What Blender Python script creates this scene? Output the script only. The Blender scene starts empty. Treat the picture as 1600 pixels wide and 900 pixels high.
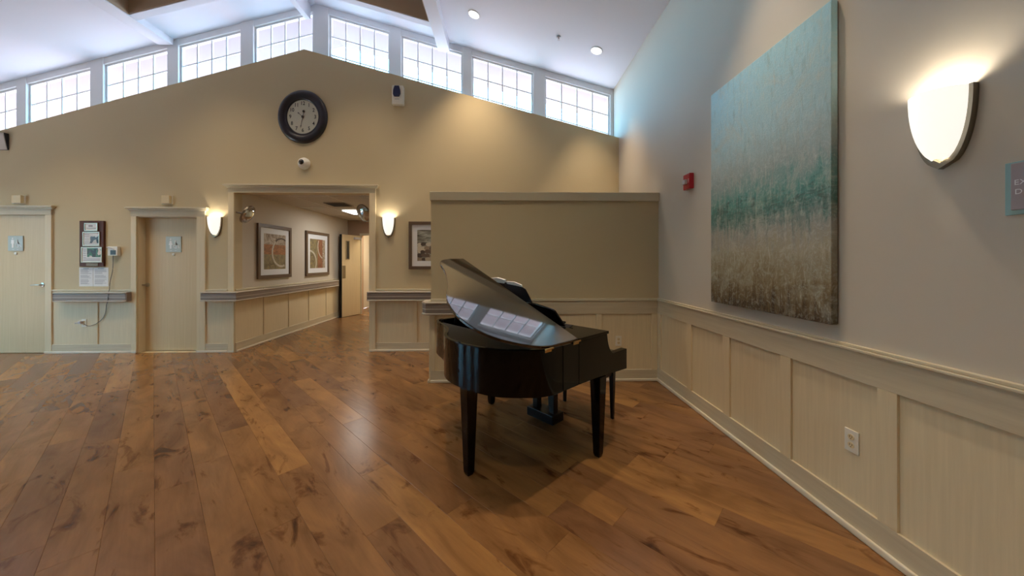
import bpy, bmesh, math, random
from mathutils import Vector, Matrix
random.seed(7)
C = bpy.context.scene.collection
SC = bpy.context.scene
PI = math.pi
# ------------------------------------------------------------------ camera
F, H, YAW, HZ = 535.0, 1.41, math.radians(1.36), 408.0
cam_d = bpy.data.cameras.new('camera'); cam = bpy.data.objects.new('camera', cam_d); C.objects.link(cam)
cam.location = (0, 0, H); cam.rotation_euler = (PI/2, 0, -YAW)
cam_d.sensor_width = 36.0; cam_d.lens = 36.0*F/1600.0
cam_d.shift_y = -(450.0-HZ)/1600.0
cam_d.clip_start = 0.05; cam_d.clip_end = 200
SC.camera = cam
# ------------------------------------------------------------------ world, exposure
SC.view_settings.view_transform = 'Standard'; SC.view_settings.look = 'None'
SC.view_settings.gamma = 1.0; SC.view_settings.use_curve_mapping = False
SC.view_settings.exposure = 0.68
W = bpy.data.worlds.new('sky'); SC.world = W; W.use_nodes = True
nt = W.node_tree; nt.nodes.clear()
_o = nt.nodes.new('ShaderNodeOutputWorld'); _b = nt.nodes.new('ShaderNodeBackground')
_t = nt.nodes.new('ShaderNodeTexCoord'); _s = nt.nodes.new('ShaderNodeSeparateXYZ'); _r = nt.nodes.new('ShaderNodeValToRGB')
nt.links.new(_t.outputs['Generated'], _s.inputs[0]); nt.links.new(_s.outputs['Z'], _r.inputs['Fac'])
cr = _r.color_ramp; cr.elements[0].position = 0.0; cr.elements[0].color = (0.42, 0.39, 0.46, 1)
cr.elements[1].position = 1.0; cr.elements[1].color = (0.10, 0.42, 0.9, 1)
for p_, c_ in ((0.02, (0.40, 0.96, 1.34, 1)), (0.28, (0.26, 0.80, 1.30, 1))):
    e_ = cr.elements.new(p_); e_.color = c_
nt.links.new(_r.outputs['Color'], _b.inputs['Color']); _b.inputs['Strength'].default_value = 8.6
nt.links.new(_b.outputs[0], _o.inputs[0])
CAN_W, SCONCE_W, SCONCE_E = 135.0, 3.6, .57

# ------------------------------------------------------------------ measuring: a point seen at (px, py) on a real plane
def _ray(px, py):
    f = Vector((math.sin(YAW), math.cos(YAW), 0)); r = Vector((math.cos(YAW), -math.sin(YAW), 0))
    return f + r*((px-800)/F) + Vector((0, 0, 1))*((HZ-py)/F)
def onY(px, py, y):
    r = _ray(px, py); return Vector((0, 0, H)) + r*(y/r.y)
def onX(px, py, x):
    r = _ray(px, py); return Vector((0, 0, H)) + r*(x/r.x)
def proj(p):
    d = Vector(p)-Vector((0, 0, H)); w = d.x*math.sin(YAW)+d.y*math.cos(YAW)
    if w < .05: return None
    return (800+F*(d.x*math.cos(YAW)-d.y*math.sin(YAW))/w, HZ-F*d.z/w)

# ------------------------------------------------------------------ mesh helpers
class MB:
    def __init__(s): s.v = []; s.f = []; s.m = []; s.smooth = False; s.cur = 0
    def add(s, vs, fs):
        o = len(s.v); s.v += [tuple(p) for p in vs]; s.f += [tuple(i+o for i in f) for f in fs]; s.m += [s.cur]*len(fs); return s
    def box(s, a, b):
        x0, y0, z0 = [min(a[i], b[i]) for i in range(3)]; x1, y1, z1 = [max(a[i], b[i]) for i in range(3)]
        return s.hexa([(x0,y0,z0),(x1,y0,z0),(x1,y1,z0),(x0,y1,z0),(x0,y0,z1),(x1,y0,z1),(x1,y1,z1),(x0,y1,z1)])
    def hexa(s, p):
        return s.add(p, [(0,3,2,1),(4,5,6,7),(0,1,5,4),(1,2,6,5),(2,3,7,6),(3,0,4,7)])
    def prism(s, poly, fn, t0, t1):
        """poly of 2-D points; fn(a, b, t) -> 3-D; extruded from t0 to t1"""
        n = len(poly)
        vs = [fn(a, b, t0) for a, b in poly] + [fn(a, b, t1) for a, b in poly]
        fs = [tuple(range(n-1, -1, -1)), tuple(range(n, 2*n))] + [(i, (i+1) % n, n+(i+1) % n, n+i) for i in range(n)]
        return s.add(vs, fs)
    def ring(s, outer, inner, fn, t0, t1):
        n = len(outer); vs = []
        for t in (t0, t1):
            vs += [fn(a, b, t) for a, b in outer] + [fn(a, b, t) for a, b in inner]
        fs = []
        for i in range(n):
            j = (i+1) % n
            fs += [(i, i+n, j+n, j), (2*n+i, 2*n+j, 3*n+j, 3*n+i), (i, j, 2*n+j, 2*n+i), (n+i, 3*n+i, 3*n+j, n+j)]
        return s.add(vs, fs)
    def lathe(s, prof, fn, n=32, a0=0.0, a1=2*PI, cap0=False, cap1=False):
        full = abs(a1-a0-2*PI) < 1e-6; m = n if full else n+1; vs = []
        for r, h in prof:
            for i in range(m):
                a = a0+(a1-a0)*i/n; vs.append(fn(r*math.cos(a), r*math.sin(a), h))
        fs = []
        for k in range(len(prof)-1):
            for i in range(n):
                j = (i+1) % m; fs.append((k*m+i, k*m+j, (k+1)*m+j, (k+1)*m+i))
        if cap0: fs.append(tuple(range(m-1, -1, -1)))
        if cap1: fs.append(tuple(range((len(prof)-1)*m, len(prof)*m)))
        return s.add(vs, fs)
    def tube(s, pts, r, n=8):
        pts = [Vector(p) for p in pts]; vs = []; fs = []
        for i, p in enumerate(pts):
            d = (pts[min(i+1, len(pts)-1)]-pts[max(i-1, 0)]).normalized()
            u = d.cross(Vector((0, 0, 1)))
            if u.length < .1: u = d.cross(Vector((0, 1, 0)))
            u.normalize(); w = d.cross(u)
            rr = r[i] if isinstance(r, (list, tuple)) else r
            vs += [p+u*rr*math.cos(2*PI*k/n)+w*rr*math.sin(2*PI*k/n) for k in range(n)]
        for i in range(len(pts)-1):
            for k in range(n):
                j = (k+1) % n; fs.append((i*n+k, i*n+j, (i+1)*n+j, (i+1)*n+k))
        fs += [tuple(range(n-1, -1, -1)), tuple(range((len(pts)-1)*n, len(pts)*n))]
        return s.add(vs, fs)
ROOTLOC = {}
def obj(name, mb, mat, parent=None, bevel=0, smooth=False, base=False, seg=2, flip=True):
    vs = [Vector(p) for p in mb.v]
    lo = Vector((min(p.x for p in vs), min(p.y for p in vs), min(p.z for p in vs)))
    hi = Vector((max(p.x for p in vs), max(p.y for p in vs), max(p.z for p in vs)))
    c = (lo+hi)/2
    if base: c.z = lo.z
    me = bpy.data.meshes.new(name)
    me.from_pydata([p-c for p in vs], [], mb.f)
    mats = mat if isinstance(mat, (list, tuple)) else [mat]
    for m in mats: me.materials.append(m)
    for i, p in enumerate(me.polygons): p.material_index = mb.m[i]
    if flip:
        bm = bmesh.new(); bm.from_mesh(me); bmesh.ops.recalc_face_normals(bm, faces=bm.faces[:]); bm.to_mesh(me); bm.free()
    o = bpy.data.objects.new(name, me); C.objects.link(o)
    w = c.copy()
    if parent is not None:
        o.parent = parent; o.location = c-ROOTLOC[parent.name]
    else: o.location = c
    ROOTLOC[o.name] = w
    if smooth:
        for p in me.polygons: p.use_smooth = True
        try: me.set_sharp_from_angle(angle=math.radians(38))
        except Exception: pass
    if bevel:
        b = o.modifiers.new('bevel', 'BEVEL'); b.width = bevel; b.segments = seg; b.limit_method = 'ANGLE'; b.angle_limit = math.radians(40)
        b.harden_normals = False
    return o
def tag(o, label=None, cat=None, group=None, kind=None):
    if label: o['label'] = label
    if cat: o['category'] = cat
    if group: o['group'] = group
    if kind: o['kind'] = kind
    return o
def thing(name, loc, label, cat, group=None):
    o = bpy.data.objects.new(name, None); C.objects.link(o); o.location = loc; o.empty_display_size = .05
    ROOTLOC[o.name] = Vector(loc); return tag(o, label, cat, group)
def struct_empty(name, loc):
    o = bpy.data.objects.new(name, None); C.objects.link(o); o.location = loc; ROOTLOC[o.name] = Vector(loc); o.empty_display_size = .05
    o['kind'] = 'structure'; return o
def struct(name, mb, mat, parent=None, **k):
    o = obj(name, mb, mat, parent, **k)
    if parent is None: o['kind'] = 'structure'
    return o
def boxmb(a, b): return MB().box(a, b)
def XZ(y0):  # prism in a wall facing -Y: poly (x, z), t = distance out from the wall
    return lambda a, b, t: (a, y0-t, b)
def YZ(x0):  # wall facing -X: poly (y, z), t = distance out from the wall
    return lambda a, b, t: (x0-t, a, b)
def XY(): return lambda a, b, t: (a, b, t)
def rect(a0, b0, a1, b1): return [(a0, b0), (a1, b0), (a1, b1), (a0, b1)]
def inset(poly, d):
    n = len(poly); A = sum(poly[i][0]*poly[(i+1) % n][1]-poly[(i+1) % n][0]*poly[i][1] for i in range(n)); sg = 1 if A > 0 else -1
    out = []
    for i in range(n):
        p0, p1, p2 = Vector(poly[i-1]), Vector(poly[i]), Vector(poly[(i+1) % n])
        e1 = (p1-p0).normalized(); e2 = (p2-p1).normalized()
        n1 = Vector((-e1.y, e1.x))*sg; n2 = Vector((-e2.y, e2.x))*sg
        m = n1+n2
        if m.length < 1e-6: out.append(tuple(p1+n1*d)); continue
        m.normalize(); c = max(m.dot(n1), .35); out.append(tuple(p1+m*(d/c)))
    return out
def catmull(pts, per=4):
    P = [Vector(p) for p in pts]; out = []
    for i in range(len(P)-1):
        a = P[max(i-1, 0)]; b = P[i]; c = P[i+1]; d = P[min(i+2, len(P)-1)]
        for k in range(per):
            t = k/per
            out.append(tuple(.5*((2*b)+(c-a)*t+(2*a-5*b+4*c-d)*t*t+(3*b-a-3*c+d)*t**3)))
    out.append(tuple(P[-1])); return out
def text_mb(txt, size, fn, t, depth=.0015, align='CENTER', bold=0.):
    cu = bpy.data.curves.new('lettering', 'FONT'); cu.body = txt; cu.size = size; cu.align_x = align; cu.align_y = 'CENTER'; cu.resolution_u = 3; cu.offset = bold
    ob = bpy.data.objects.new('lettering', cu); C.objects.link(ob)
    dg = bpy.context.evaluated_depsgraph_get(); dg.update()
    me = bpy.data.meshes.new_from_object(ob.evaluated_get(dg)); mb = MB()
    mb.add([fn(v.co.x, v.co.y, t+depth) for v in me.vertices], [tuple(p.vertices) for p in me.polygons])
    bpy.data.objects.remove(ob); bpy.data.curves.remove(cu); bpy.data.meshes.remove(me)
    return mb

# ------------------------------------------------------------------ materials
def srgb(r, g, b):
    f = lambda c: (c/255/12.92) if c/255 <= .04045 else ((c/255+.055)/1.055)**2.4
    return (f(r), f(g), f(b), 1)
def M(name, col, rough=.5, metal=0, spec=.5, coat=0, emit=None, es=0, noise=0, nscale=8, bump=0, bscale=200, trans=0):
    m = bpy.data.materials.new(name); m.use_nodes = True; n = m.node_tree.nodes; l = m.node_tree.links; p = n['Principled BSDF']
    p.inputs['Base Color'].default_value = col; p.inputs['Roughness'].default_value = rough; p.inputs['Metallic'].default_value = metal
    p.inputs['Specular IOR Level'].default_value = spec; p.inputs['Coat Weight'].default_value = coat
    if emit: p.inputs['Emission Color'].default_value = emit; p.inputs['Emission Strength'].default_value = es
    tc = n.new('ShaderNodeTexCoord')
    nz = n.new('ShaderNodeTexNoise'); nz.inputs['Scale'].default_value = nscale; nz.inputs['Detail'].default_value = 4
    l.new(tc.outputs['Object'], nz.inputs['Vector'])
    mx = n.new('ShaderNodeMixRGB'); mx.blend_type = 'MULTIPLY'; mx.inputs[0].default_value = noise
    mx.inputs[1].default_value = col; l.new(nz.outputs['Fac'], mx.inputs[2]); l.new(mx.outputs[0], p.inputs['Base Color'])
    if bump:
        n2 = n.new('ShaderNodeTexNoise'); n2.inputs['Scale'].default_value = bscale; l.new(tc.outputs['Object'], n2.inputs['Vector'])
        bp = n.new('ShaderNodeBump'); bp.inputs['Strength'].default_value = bump; bp.inputs['Distance'].default_value = .002
        l.new(n2.outputs['Fac'], bp.inputs['Height']); l.new(bp.outputs[0], p.inputs['Normal'])
    return m
def grain(name, c1, c2, scale, rough=.45, spec=.4, fac=(.35, .7)):
    """fine wood grain: scale = (x, y, z) noise scales in object space, small along the grain"""
    m = bpy.data.materials.new(name); m.use_nodes = True; n = m.node_tree.nodes; l = m.node_tree.links; p = n['Principled BSDF']
    p.inputs['Roughness'].default_value = rough; p.inputs['Specular IOR Level'].default_value = spec
    tc = n.new('ShaderNodeTexCoord'); mp = n.new('ShaderNodeMapping'); mp.inputs['Scale'].default_value = scale
    nz = n.new('ShaderNodeTexNoise'); nz.inputs['Scale'].default_value = 1; nz.inputs['Detail'].default_value = 5; nz.inputs['Roughness'].default_value = .6
    rp = n.new('ShaderNodeValToRGB'); rp.color_ramp.elements[0].position = fac[0]; rp.color_ramp.elements[0].color = c2
    rp.color_ramp.elements[1].position = fac[1]; rp.color_ramp.elements[1].color = c1
    l.new(tc.outputs['Object'], mp.inputs[0]); l.new(mp.outputs[0], nz.inputs['Vector']); l.new(nz.outputs['Fac'], rp.inputs[0]); l.new(rp.outputs[0], p.inputs['Base Color'])
    return m
PAINT = M('beige_wall_paint', srgb(208, 191, 155), .75, noise=.05, nscale=1.5, bump=.05, bscale=350)
GREIGE = M('greige_wall_paint', srgb(208, 198, 183), .75, noise=.05, nscale=1.5, bump=.05, bscale=350)
WHITE = M('white_ceiling_paint', srgb(226, 228, 236), .8, noise=.03, nscale=2, bump=.04)
TRIMW = M('white_window_trim', srgb(232, 232, 232), .45)
TAN = M('tan_coffer_paint', srgb(178, 154, 128), .6, noise=.06, nscale=3)
EXT = M('exterior_soffit_paint', srgb(150, 137, 138), .8)
WV = grain('cream_wood_vertical', srgb(229, 212, 178), srgb(221, 204, 170), (60, 60, 2.6))
WHX = grain('cream_wood_along_x', srgb(212, 199, 172), srgb(201, 187, 160), (2.2, 45, 45))
WHY = grain('cream_wood_along_y', srgb(212, 199, 172), srgb(201, 187, 160), (45, 2.2, 45))
TRIM = M('cream_moulding_paint', srgb(212, 200, 174), .42, noise=.05, nscale=20)
SHOE = M('pale_shoe_moulding', srgb(226, 216, 196), .4)
DOORW = grain('pale_maple_veneer', srgb(218, 196, 156), srgb(211, 188, 148), (40, 40, 1.2), rough=.4)
RAILG = M('taupe_vinyl_handrail', srgb(140, 126, 118), .45, noise=.08, nscale=30)
RAILL = M('pale_handrail_lip', srgb(196, 186, 172), .45)
BLACK = M('polished_ebony_lacquer', srgb(7, 6, 7), .07, spec=.25)
LIDM = M('mirror_polished_lid_lacquer', srgb(12, 10, 11), .05, spec=.7, coat=1.0)
BLACKM = M('matte_black_board', srgb(26, 27, 31), .45)
BLACKF = M('satin_black_wood', srgb(18, 17, 21), .32, spec=.35)
CHROME = M('brushed_nickel', srgb(190, 184, 172), .3, metal=1)
STEEL = M('satin_nickel_strap', srgb(150, 142, 128), .35, metal=1)
BRASS = M('brass_hardware', srgb(190, 150, 90), .3, metal=1)
WPLAST = M('white_plastic', srgb(232, 228, 216), .4)
CREAMP = M('cream_plastic', srgb(226, 208, 168), .45)
GREYP = M('grey_plastic', srgb(196, 192, 196), .4)
NAVY = M('navy_plastic', srgb(32, 42, 84), .25)
DARKP = M('dark_plastic', srgb(22, 24, 32), .3)
CLOCKF = M('clock_navy_black_frame', srgb(24, 22, 34), .28, coat=.4)
DIAL = M('clock_dial_paper', srgb(216, 214, 196), .5, noise=.1, nscale=12)
INK = M('black_ink', srgb(30, 28, 30), .6)
GREYINK = M('grey_print', srgb(150, 152, 160), .7)
PAPER = M('white_paper', srgb(236, 236, 236), .7)
MATB = M('white_picture_mat', srgb(232, 234, 238), .7)
FRAMEB = M('brown_picture_frame', srgb(104, 84, 68), .4, noise=.2, nscale=40)
WALNUT = grain('dark_walnut_plaque', srgb(104, 62, 46), srgb(78, 44, 34), (40, 40, 3), rough=.5, spec=.2)
SILV = M('silver_frame', srgb(186, 178, 160), .35, metal=.8)
RED = M('red_alarm_plastic', srgb(176, 26, 44), .35)
SIGNG = M('sage_sign_plate', srgb(184, 194, 190), .35)
SIGNW = M('white_sign_symbol', srgb(244, 244, 244), .5)
SIGNL = M('mauve_sign_face', srgb(172, 160, 164), .4)
SIGNT = M('frosted_teal_sign_plate', srgb(150, 192, 196), .15, spec=.6)
MIRR = M('convex_mirror_acrylic', srgb(200, 205, 208), .05, metal=1)
BULB = M('lit_diffuser', srgb(255, 255, 255), .4, emit=(1, .97, .92, 1), es=6)
LENS = M('dark_camera_lens', srgb(16, 16, 24), .08, coat=1)
BULBH = M('lit_hall_panel', srgb(255, 255, 255), .4, emit=(.96, .99, 1, 1), es=3)
BOWL = M('lit_sconce_glass', srgb(250, 244, 232), .3, emit=(1, .965, .88, 1), es=SCONCE_E)
TILE = M('ceiling_tile', srgb(206, 198, 186), .85, noise=.15, nscale=60, bump=.2, bscale=250)
GRID = M('ceiling_grid_metal', srgb(214, 208, 198), .5)
ROCKB = M('grey_cord', srgb(120, 116, 112), .5)
SUB = M('dark_subfloor', srgb(52, 32, 20), .7)
KEYW = M('ivory_keys', srgb(238, 234, 222), .3)
GRILLE = M('speaker_grille', srgb(206, 198, 188), .7, bump=.3, bscale=500)
def glass_mat():
    m = bpy.data.materials.new('window_glass'); m.use_nodes = True; n = m.node_tree.nodes; l = m.node_tree.links; n.clear()
    o = n.new('ShaderNodeOutputMaterial'); mx = n.new('ShaderNodeMixShader'); t = n.new('ShaderNodeBsdfTransparent'); g = n.new('ShaderNodeBsdfGlossy')
    fr = n.new('ShaderNodeFresnel'); fr.inputs[0].default_value = 1.25
    t.inputs[0].default_value = (.97, .99, .985, 1); g.inputs['Roughness'].default_value = .02
    ge = n.new('ShaderNodeNewGeometry'); iv = n.new('ShaderNodeMath'); iv.operation = 'SUBTRACT'; iv.inputs[0].default_value = 1; l.new(ge.outputs['Backfacing'], iv.inputs[1])
    mu = n.new('ShaderNodeMath'); mu.operation = 'MULTIPLY'; l.new(fr.outputs[0], mu.inputs[0]); l.new(iv.outputs[0], mu.inputs[1]); l.new(mu.outputs[0], mx.inputs[0]); l.new(t.outputs[0], mx.inputs[1]); l.new(g.outputs[0], mx.inputs[2]); l.new(mx.outputs[0], o.inputs[0]); return m
GLASS = glass_mat()
def plank_mat():
    m = bpy.data.materials.new('rustic_plank_wood'); m.use_nodes = True; n = m.node_tree.nodes; l = m.node_tree.links; p = n['Principled BSDF']
    tc = n.new('ShaderNodeTexCoord'); oi = n.new('ShaderNodeObjectInfo'); ge = n.new('ShaderNodeNewGeometry')
    ad = n.new('ShaderNodeMath'); ad.operation = 'ADD'; l.new(oi.outputs['Random'], ad.inputs[0]); l.new(ge.outputs['Random Per Island'], ad.inputs[1])
    fr = n.new('ShaderNodeMath'); fr.operation = 'FRACT'; l.new(ad.outputs[0], fr.inputs[0])
    sc = n.new('ShaderNodeMath'); sc.operation = 'MULTIPLY'; sc.inputs[1].default_value = 37; l.new(fr.outputs[0], sc.inputs[0])
    va = n.new('ShaderNodeVectorMath'); va.operation = 'ADD'; l.new(tc.outputs['Object'], va.inputs[0]); l.new(sc.outputs[0], va.inputs[1])
    def noise(scale, detail, dist=0, rough=.55):
        mp = n.new('ShaderNodeMapping'); mp.inputs['Scale'].default_value = scale; l.new(va.outputs[0], mp.inputs[0])
        z = n.new('ShaderNodeTexNoise'); z.inputs['Scale'].default_value = 1; z.inputs['Detail'].default_value = detail; z.inputs['Distortion'].default_value = dist; z.inputs['Roughness'].default_value = rough
        l.new(mp.outputs[0], z.inputs['Vector']); return z
    def ramp(src, stops):
        r = n.new('ShaderNodeValToRGB'); e = r.color_ramp.elements; e[0].position, e[0].color = stops[0]; e[1].position, e[1].color = stops[-1]
        for q, c in stops[1:-1]: x = e.new(q); x.color = c
        l.new(src, r.inputs[0]); return r
    def mix(kind, f, a, b):
        x = n.new('ShaderNodeMixRGB'); x.blend_type = kind
        if isinstance(f, float): x.inputs[0].default_value = f
        else: l.new(f, x.inputs[0])
        l.new(a, x.inputs[1]); l.new(b, x.inputs[2]); return x
    base = ramp(fr.outputs[0], [(0, srgb(120, 87, 60)), (.4, srgb(128, 93, 60)), (.8, srgb(138, 101, 63)), (1, srgb(155, 115, 70))])
    fine = ramp(noise((7, 90, 30), 4).outputs['Fac'], [(.25, (.92, .90, .89, 1)), (.7, (1.04, 1.03, 1.02, 1))])
    broad = ramp(noise((1.6, 5, 4), 4, 1.0).outputs['Fac'], [(.30, (.62, .57, .53, 1)), (.46, (.92, .89, .86, 1)), (.56, (1.04, 1.02, .98, 1)), (.70, (1.22, 1.20, 1.10, 1))])
    knot = ramp(noise((2.3, 6.5, 4), 5, 1.3, .6).outputs['Fac'], [(.575, (1, 1, 1, 1)), (.64, (.66, .58, .52, 1)), (.72, (.34, .28, .24, 1))])
    a = mix('MULTIPLY', .9, base.outputs[0], fine.outputs[0]); b = mix('MULTIPLY', 1.0, a.outputs[0], broad.outputs[0]); c = mix('MULTIPLY', 1.0, b.outputs[0], knot.outputs[0])
    l.new(c.outputs[0], p.inputs['Base Color'])
    p.inputs['Roughness'].default_value = .27
    p.inputs['Specular IOR Level'].default_value = .42
    return m
PLANK = plank_mat()

# ================================================================== large structure
XR, YF, YW, XL, YB = 1.83, 5.41, 5.70, -9.6, -4.5
RX, RZ, SL = -3.08, 5.62, .273                 # ridge x, ridge z, roof slope
def roof(x): return RZ-SL*abs(x-RX)
XH = -4.17; XO2 = -2.096; ZO = 2.47; YHE = 9.25; ZHC = 2.50; YH2 = 10.75
GT = .15
# ---- floor and planks
floor = struct('floor', MB().box((XL, YB, -.10), (XR, YF, -.004)).box((XH, YF, -.10), (XO2+.2, YH2, -.004)), SUB)
ROOTLOC[floor.name] = floor.location.copy()
def clip(poly, x0, x1, y0, y1):
    for ax, lim, sg in ((0, x0, 1), (0, x1, -1), (1, y0, 1), (1, y1, -1)):
        out = []
        for i in range(len(poly)):
            a, b = poly[i-1], poly[i]; da = (a[ax]-lim)*sg; db = (b[ax]-lim)*sg
            if (da >= 0) != (db >= 0):
                t = da/(da-db); out.append((a[0]+(b[0]-a[0])*t, a[1]+(b[1]-a[1])*t))
            if db >= 0: out.append(b)
        poly = out
        if len(poly) < 3: return []
    res = []
    for q in poly:
        if not res or math.hypot(q[0]-res[-1][0], q[1]-res[-1][1]) > 1e-4: res.append(q)
    if len(res) > 2 and math.hypot(res[0][0]-res[-1][0], res[0][1]-res[-1][1]) < 1e-4: res.pop()
    A = sum(res[i-1][0]*res[i][1]-res[i][0]*res[i-1][1] for i in range(len(res)))/2 if len(res) > 2 else 0
    return res if abs(A) > .002 else []
ANG = math.radians(135); du = Vector((math.cos(ANG), math.sin(ANG))); dn = Vector((math.sin(ANG), -math.cos(ANG)))
PW, PL = .187, 1.52
_p = onY(242, 897, 1.0); _r0 = _ray(242, 897); _g = Vector((0, 0, H))+_r0*(-H/_r0.z); phase = (_g.x*dn.x+_g.y*dn.y) % PW
planks = []
for i in range(-50, 60):
    off = random.random()*PL
    for j in range(-16, 14):
        a0, a1 = off+j*PL, off+(j+1)*PL; n0 = phase+i*PW; n1 = n0+PW
        pts = [tuple(du*a+dn*b) for a, b in ((a0, n0), (a1, n0), (a1, n1), (a0, n1))]
        cx = (a0+a1)/2; cn = (n0+n1)/2
        for reg in ((XL, XR-.012, YB, YF), (XH+.012, XO2, YF, YH2)):
            q = clip(pts, *reg)
            if not q: continue
            # projected size in the frame
            s = [proj((x, y, 0)) for x, y in q]; area = 0
            if all(v is not None for v in s):
                s2 = clip(s, 0, 1600, 0, 900) if len(s) > 2 else []
                if s2: area = abs(sum(s2[k-1][0]*s2[k][1]-s2[k][0]*s2[k-1][1] for k in range(len(s2))))/2
            elif any(v is not None for v in s): area = 500
            planks.append((area, cx, cn, q))
planks.sort(key=lambda t: -t[0])
def plank_geo(q, cx, cn):
    loc = [((Vector(v).dot(du)-cx), (Vector(v).dot(dn)-cn)) for v in q]
    ins = inset(loc, .0013); n = len(loc); mb = MB()
    vs = [(a, b, 0) for a, b in ins]+[(a, b, -.0018) for a, b in loc]
    mb.add(vs, [tuple(range(n))]+[(i, n+i, n+(i+1) % n, (i+1) % n) for i in range(n)]); return mb
ROTP = Matrix(((du.x, dn.x, 0), (du.y, dn.y, 0), (0, 0, 1)))
def fixup(me):
    bm = bmesh.new(); bm.from_mesh(me)
    for f in bm.faces: f.normal_update()
    for f in bm.faces:
        if f.normal.z < 0: f.normal_flip()
    bm.to_mesh(me); bm.free()
# dn is chosen so that (du, dn, z) is left- or right-handed; use an explicit rotation and mirrored local y
rest = MB()
for k, (area, cx, cn, q) in enumerate(planks):
    mb = plank_geo(q, cx, cn)
    if k < 290 and area > 40:
        me = bpy.data.meshes.new('plank'); me.from_pydata([(x, -y, z) for x, y, z in mb.v], [], mb.f); fixup(me); me.materials.append(PLANK)
        o = bpy.data.objects.new('plank', me); C.objects.link(o); o.parent = floor
        c = du*cx+dn*cn; o.location = Vector((c.x, c.y, 0))-ROOTLOC[floor.name]; o.rotation_euler = (0, 0, ANG)
    else:
        rest.add([(x+cx, -(y+cn), z) for x, y, z in mb.v], mb.f)
me = bpy.data.meshes.new('plank'); me.from_pydata(rest.v, [], rest.f); fixup(me); me.materials.append(PLANK)
o = bpy.data.objects.new('plank_field', me); C.objects.link(o); o.parent = floor; o.location = -ROOTLOC[floor.name]; o.rotation_euler = (0, 0, ANG); o['kind'] = 'stuff'

# ---- gable wall with three openings (two doors, the corridor)
D2L, D2R = onY(215, 450, YF).x, onY(309, 450, YF).x
D1R = onY(73.0, 450, YF).x; D1L = D1R-.93; DH = onY(72, 336, YF).z; DH2 = onY(300, 338.5, YF).z
APX, APZ = onY(475, 77, YF).x, onY(475, 77, YF).z
GZR = onY(968, 215, YF).z; GSL = (APZ-onY(0, 204, YF).z)/(APX-onY(0, 204, YF).x); GZL = APZ-GSL*(APX-XL)
wall_far = struct('wall_far', MB().prism([(XL, 0), (D1L, 0), (D1L, DH), (D1R, DH), (D1R, 0), (D2L, 0), (D2L, DH2), (D2R, DH2), (D2R, 0), (XH, 0), (XH, ZO), (XO2, ZO), (XO2, 0), (XR, 0), (XR, GZR), (APX, APZ), (XL, GZL)], XZ(YF), 0, -GT), PAINT)
wall_right = struct('wall_right', MB().prism([(YB, -.1), (YW+.3, -.1), (YW+.3, roof(XR)+.2), (YB, roof(XR)+.2)], YZ(XR), 0, -.15), GREIGE)
wall_left = struct('wall_left', MB().prism([(YB, -.1), (-.6, -.1), (-.6, 2.7), (.2, 2.7), (.2, -.1), (1.0, -.1), (1.0, 2.7), (1.8, 2.7), (1.8, -.1), (2.6, -.1), (2.6, 2.7), (3.8, 2.7), (3.8, -.1), (YW+.3, -.1), (YW+.3, roof(XL)+.2), (YB, roof(XL)+.2)], lambda a, b, t: (XL+t, a, b), 0, -.15), PAINT)
wall_near = struct('wall_near', MB().prism([(XL-.15, -.1), (XR+.15, -.1), (XR+.15, roof(XR)+.2), (RX, RZ+.2), (XL-.15, roof(XL)+.2)], XZ(YB), 0, .15), PAINT)
struct('wall_leak_blocker', MB().box((XL, YF+GT+.001, -.1), (XH-.102, YF+GT+.05, 2.6)).box((XL, YF, -.1), (XH-.1, YF+GT, -.004)), PAINT)  # added slab behind the two doors, keeps outside light from leaking under them
# ---- ceiling: slopes, and the raised coffer between the side beams
BL0, BL1, BR0, BR1, BM0, BM1 = -5.576, -5.338, -1.077, -.898, -3.24, -3.147
YX0, YX1 = 5.00, 5.12
YBE = 5.66
ceil = MB()
def slab(x0, x1, y0, y1, up=0, th=.15):
    a, b = roof(x0)+up, roof(x1)+up
    ceil.hexa([(x0,y0,a),(x1,y0,b),(x1,y1,b),(x0,y1,a),(x0,y0,a+th),(x1,y0,b+th),(x1,y1,b+th),(x0,y1,a+th)])
slab(XL-.15, BL1-.02, YB, YW+.1); slab(BR0+.02, XR+.15, YB, YW+.1)
slab(BL1-.02, RX, YX1-.02, YW+.1); slab(RX, BR0+.02, YX1-.02, YW+.1)
slab(BL1-.02, RX, YB, YX1-.02, .16); slab(RX, BR0+.02, YB, YX1-.02, .16)
ceiling = struct('ceiling', ceil, WHITE)
def beam_y(x0, x1, zb, y0=YB, y1=YBE):
    zt = max(roof(x0), roof(x1))+.15
    return obj('beam', boxmb((x0, y0, zb), (x1, y1, zt)), WHITE, ceiling, bevel=.006)
beam_y(BL0, BL1, 4.90); beam_y(BM0, BM1, 5.35); beam_y(BR0, BR1, 4.86)
def fascia_y(x0, x1, zb, up):
    obj('coffer_fascia', boxmb((x0, YB, zb), (x1, YX0-.012, up)), TAN, ceiling)
fascia_y(BL1, BL1+.012, 4.915, roof(BL1)+.16); fascia_y(BR0-.012, BR0, 4.875, roof(BR0)+.16)
for xa, xb in ((BL1, BM0), (BM1, BR0)):
    za, zb = roof(xa)-.09, roof(xb)-.09
    if xa == BM1: za, zb = roof(xa)-.14, roof(xb)-.21+.02
    obj('beam', MB().hexa([(xa,YX0,za),(xb,YX0,zb),(xb,YX1,zb),(xa,YX1,za),(xa,YX0,za+.3),(xb,YX0,zb+.3),(xb,YX1,zb+.3),(xa,YX1,za+.3)]), WHITE, ceiling, bevel=.004)
    obj('coffer_fascia', MB().hexa([(xa,YX0-.012,za+.01),(xb,YX0-.012,zb+.01),(xb,YX0,zb+.01),(xa,YX0,za+.01),(xa,YX0-.012,za+.29),(xb,YX0-.012,zb+.29),(xb,YX0,zb+.29),(xa,YX0,za+.29)]), TAN, ceiling)

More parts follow.
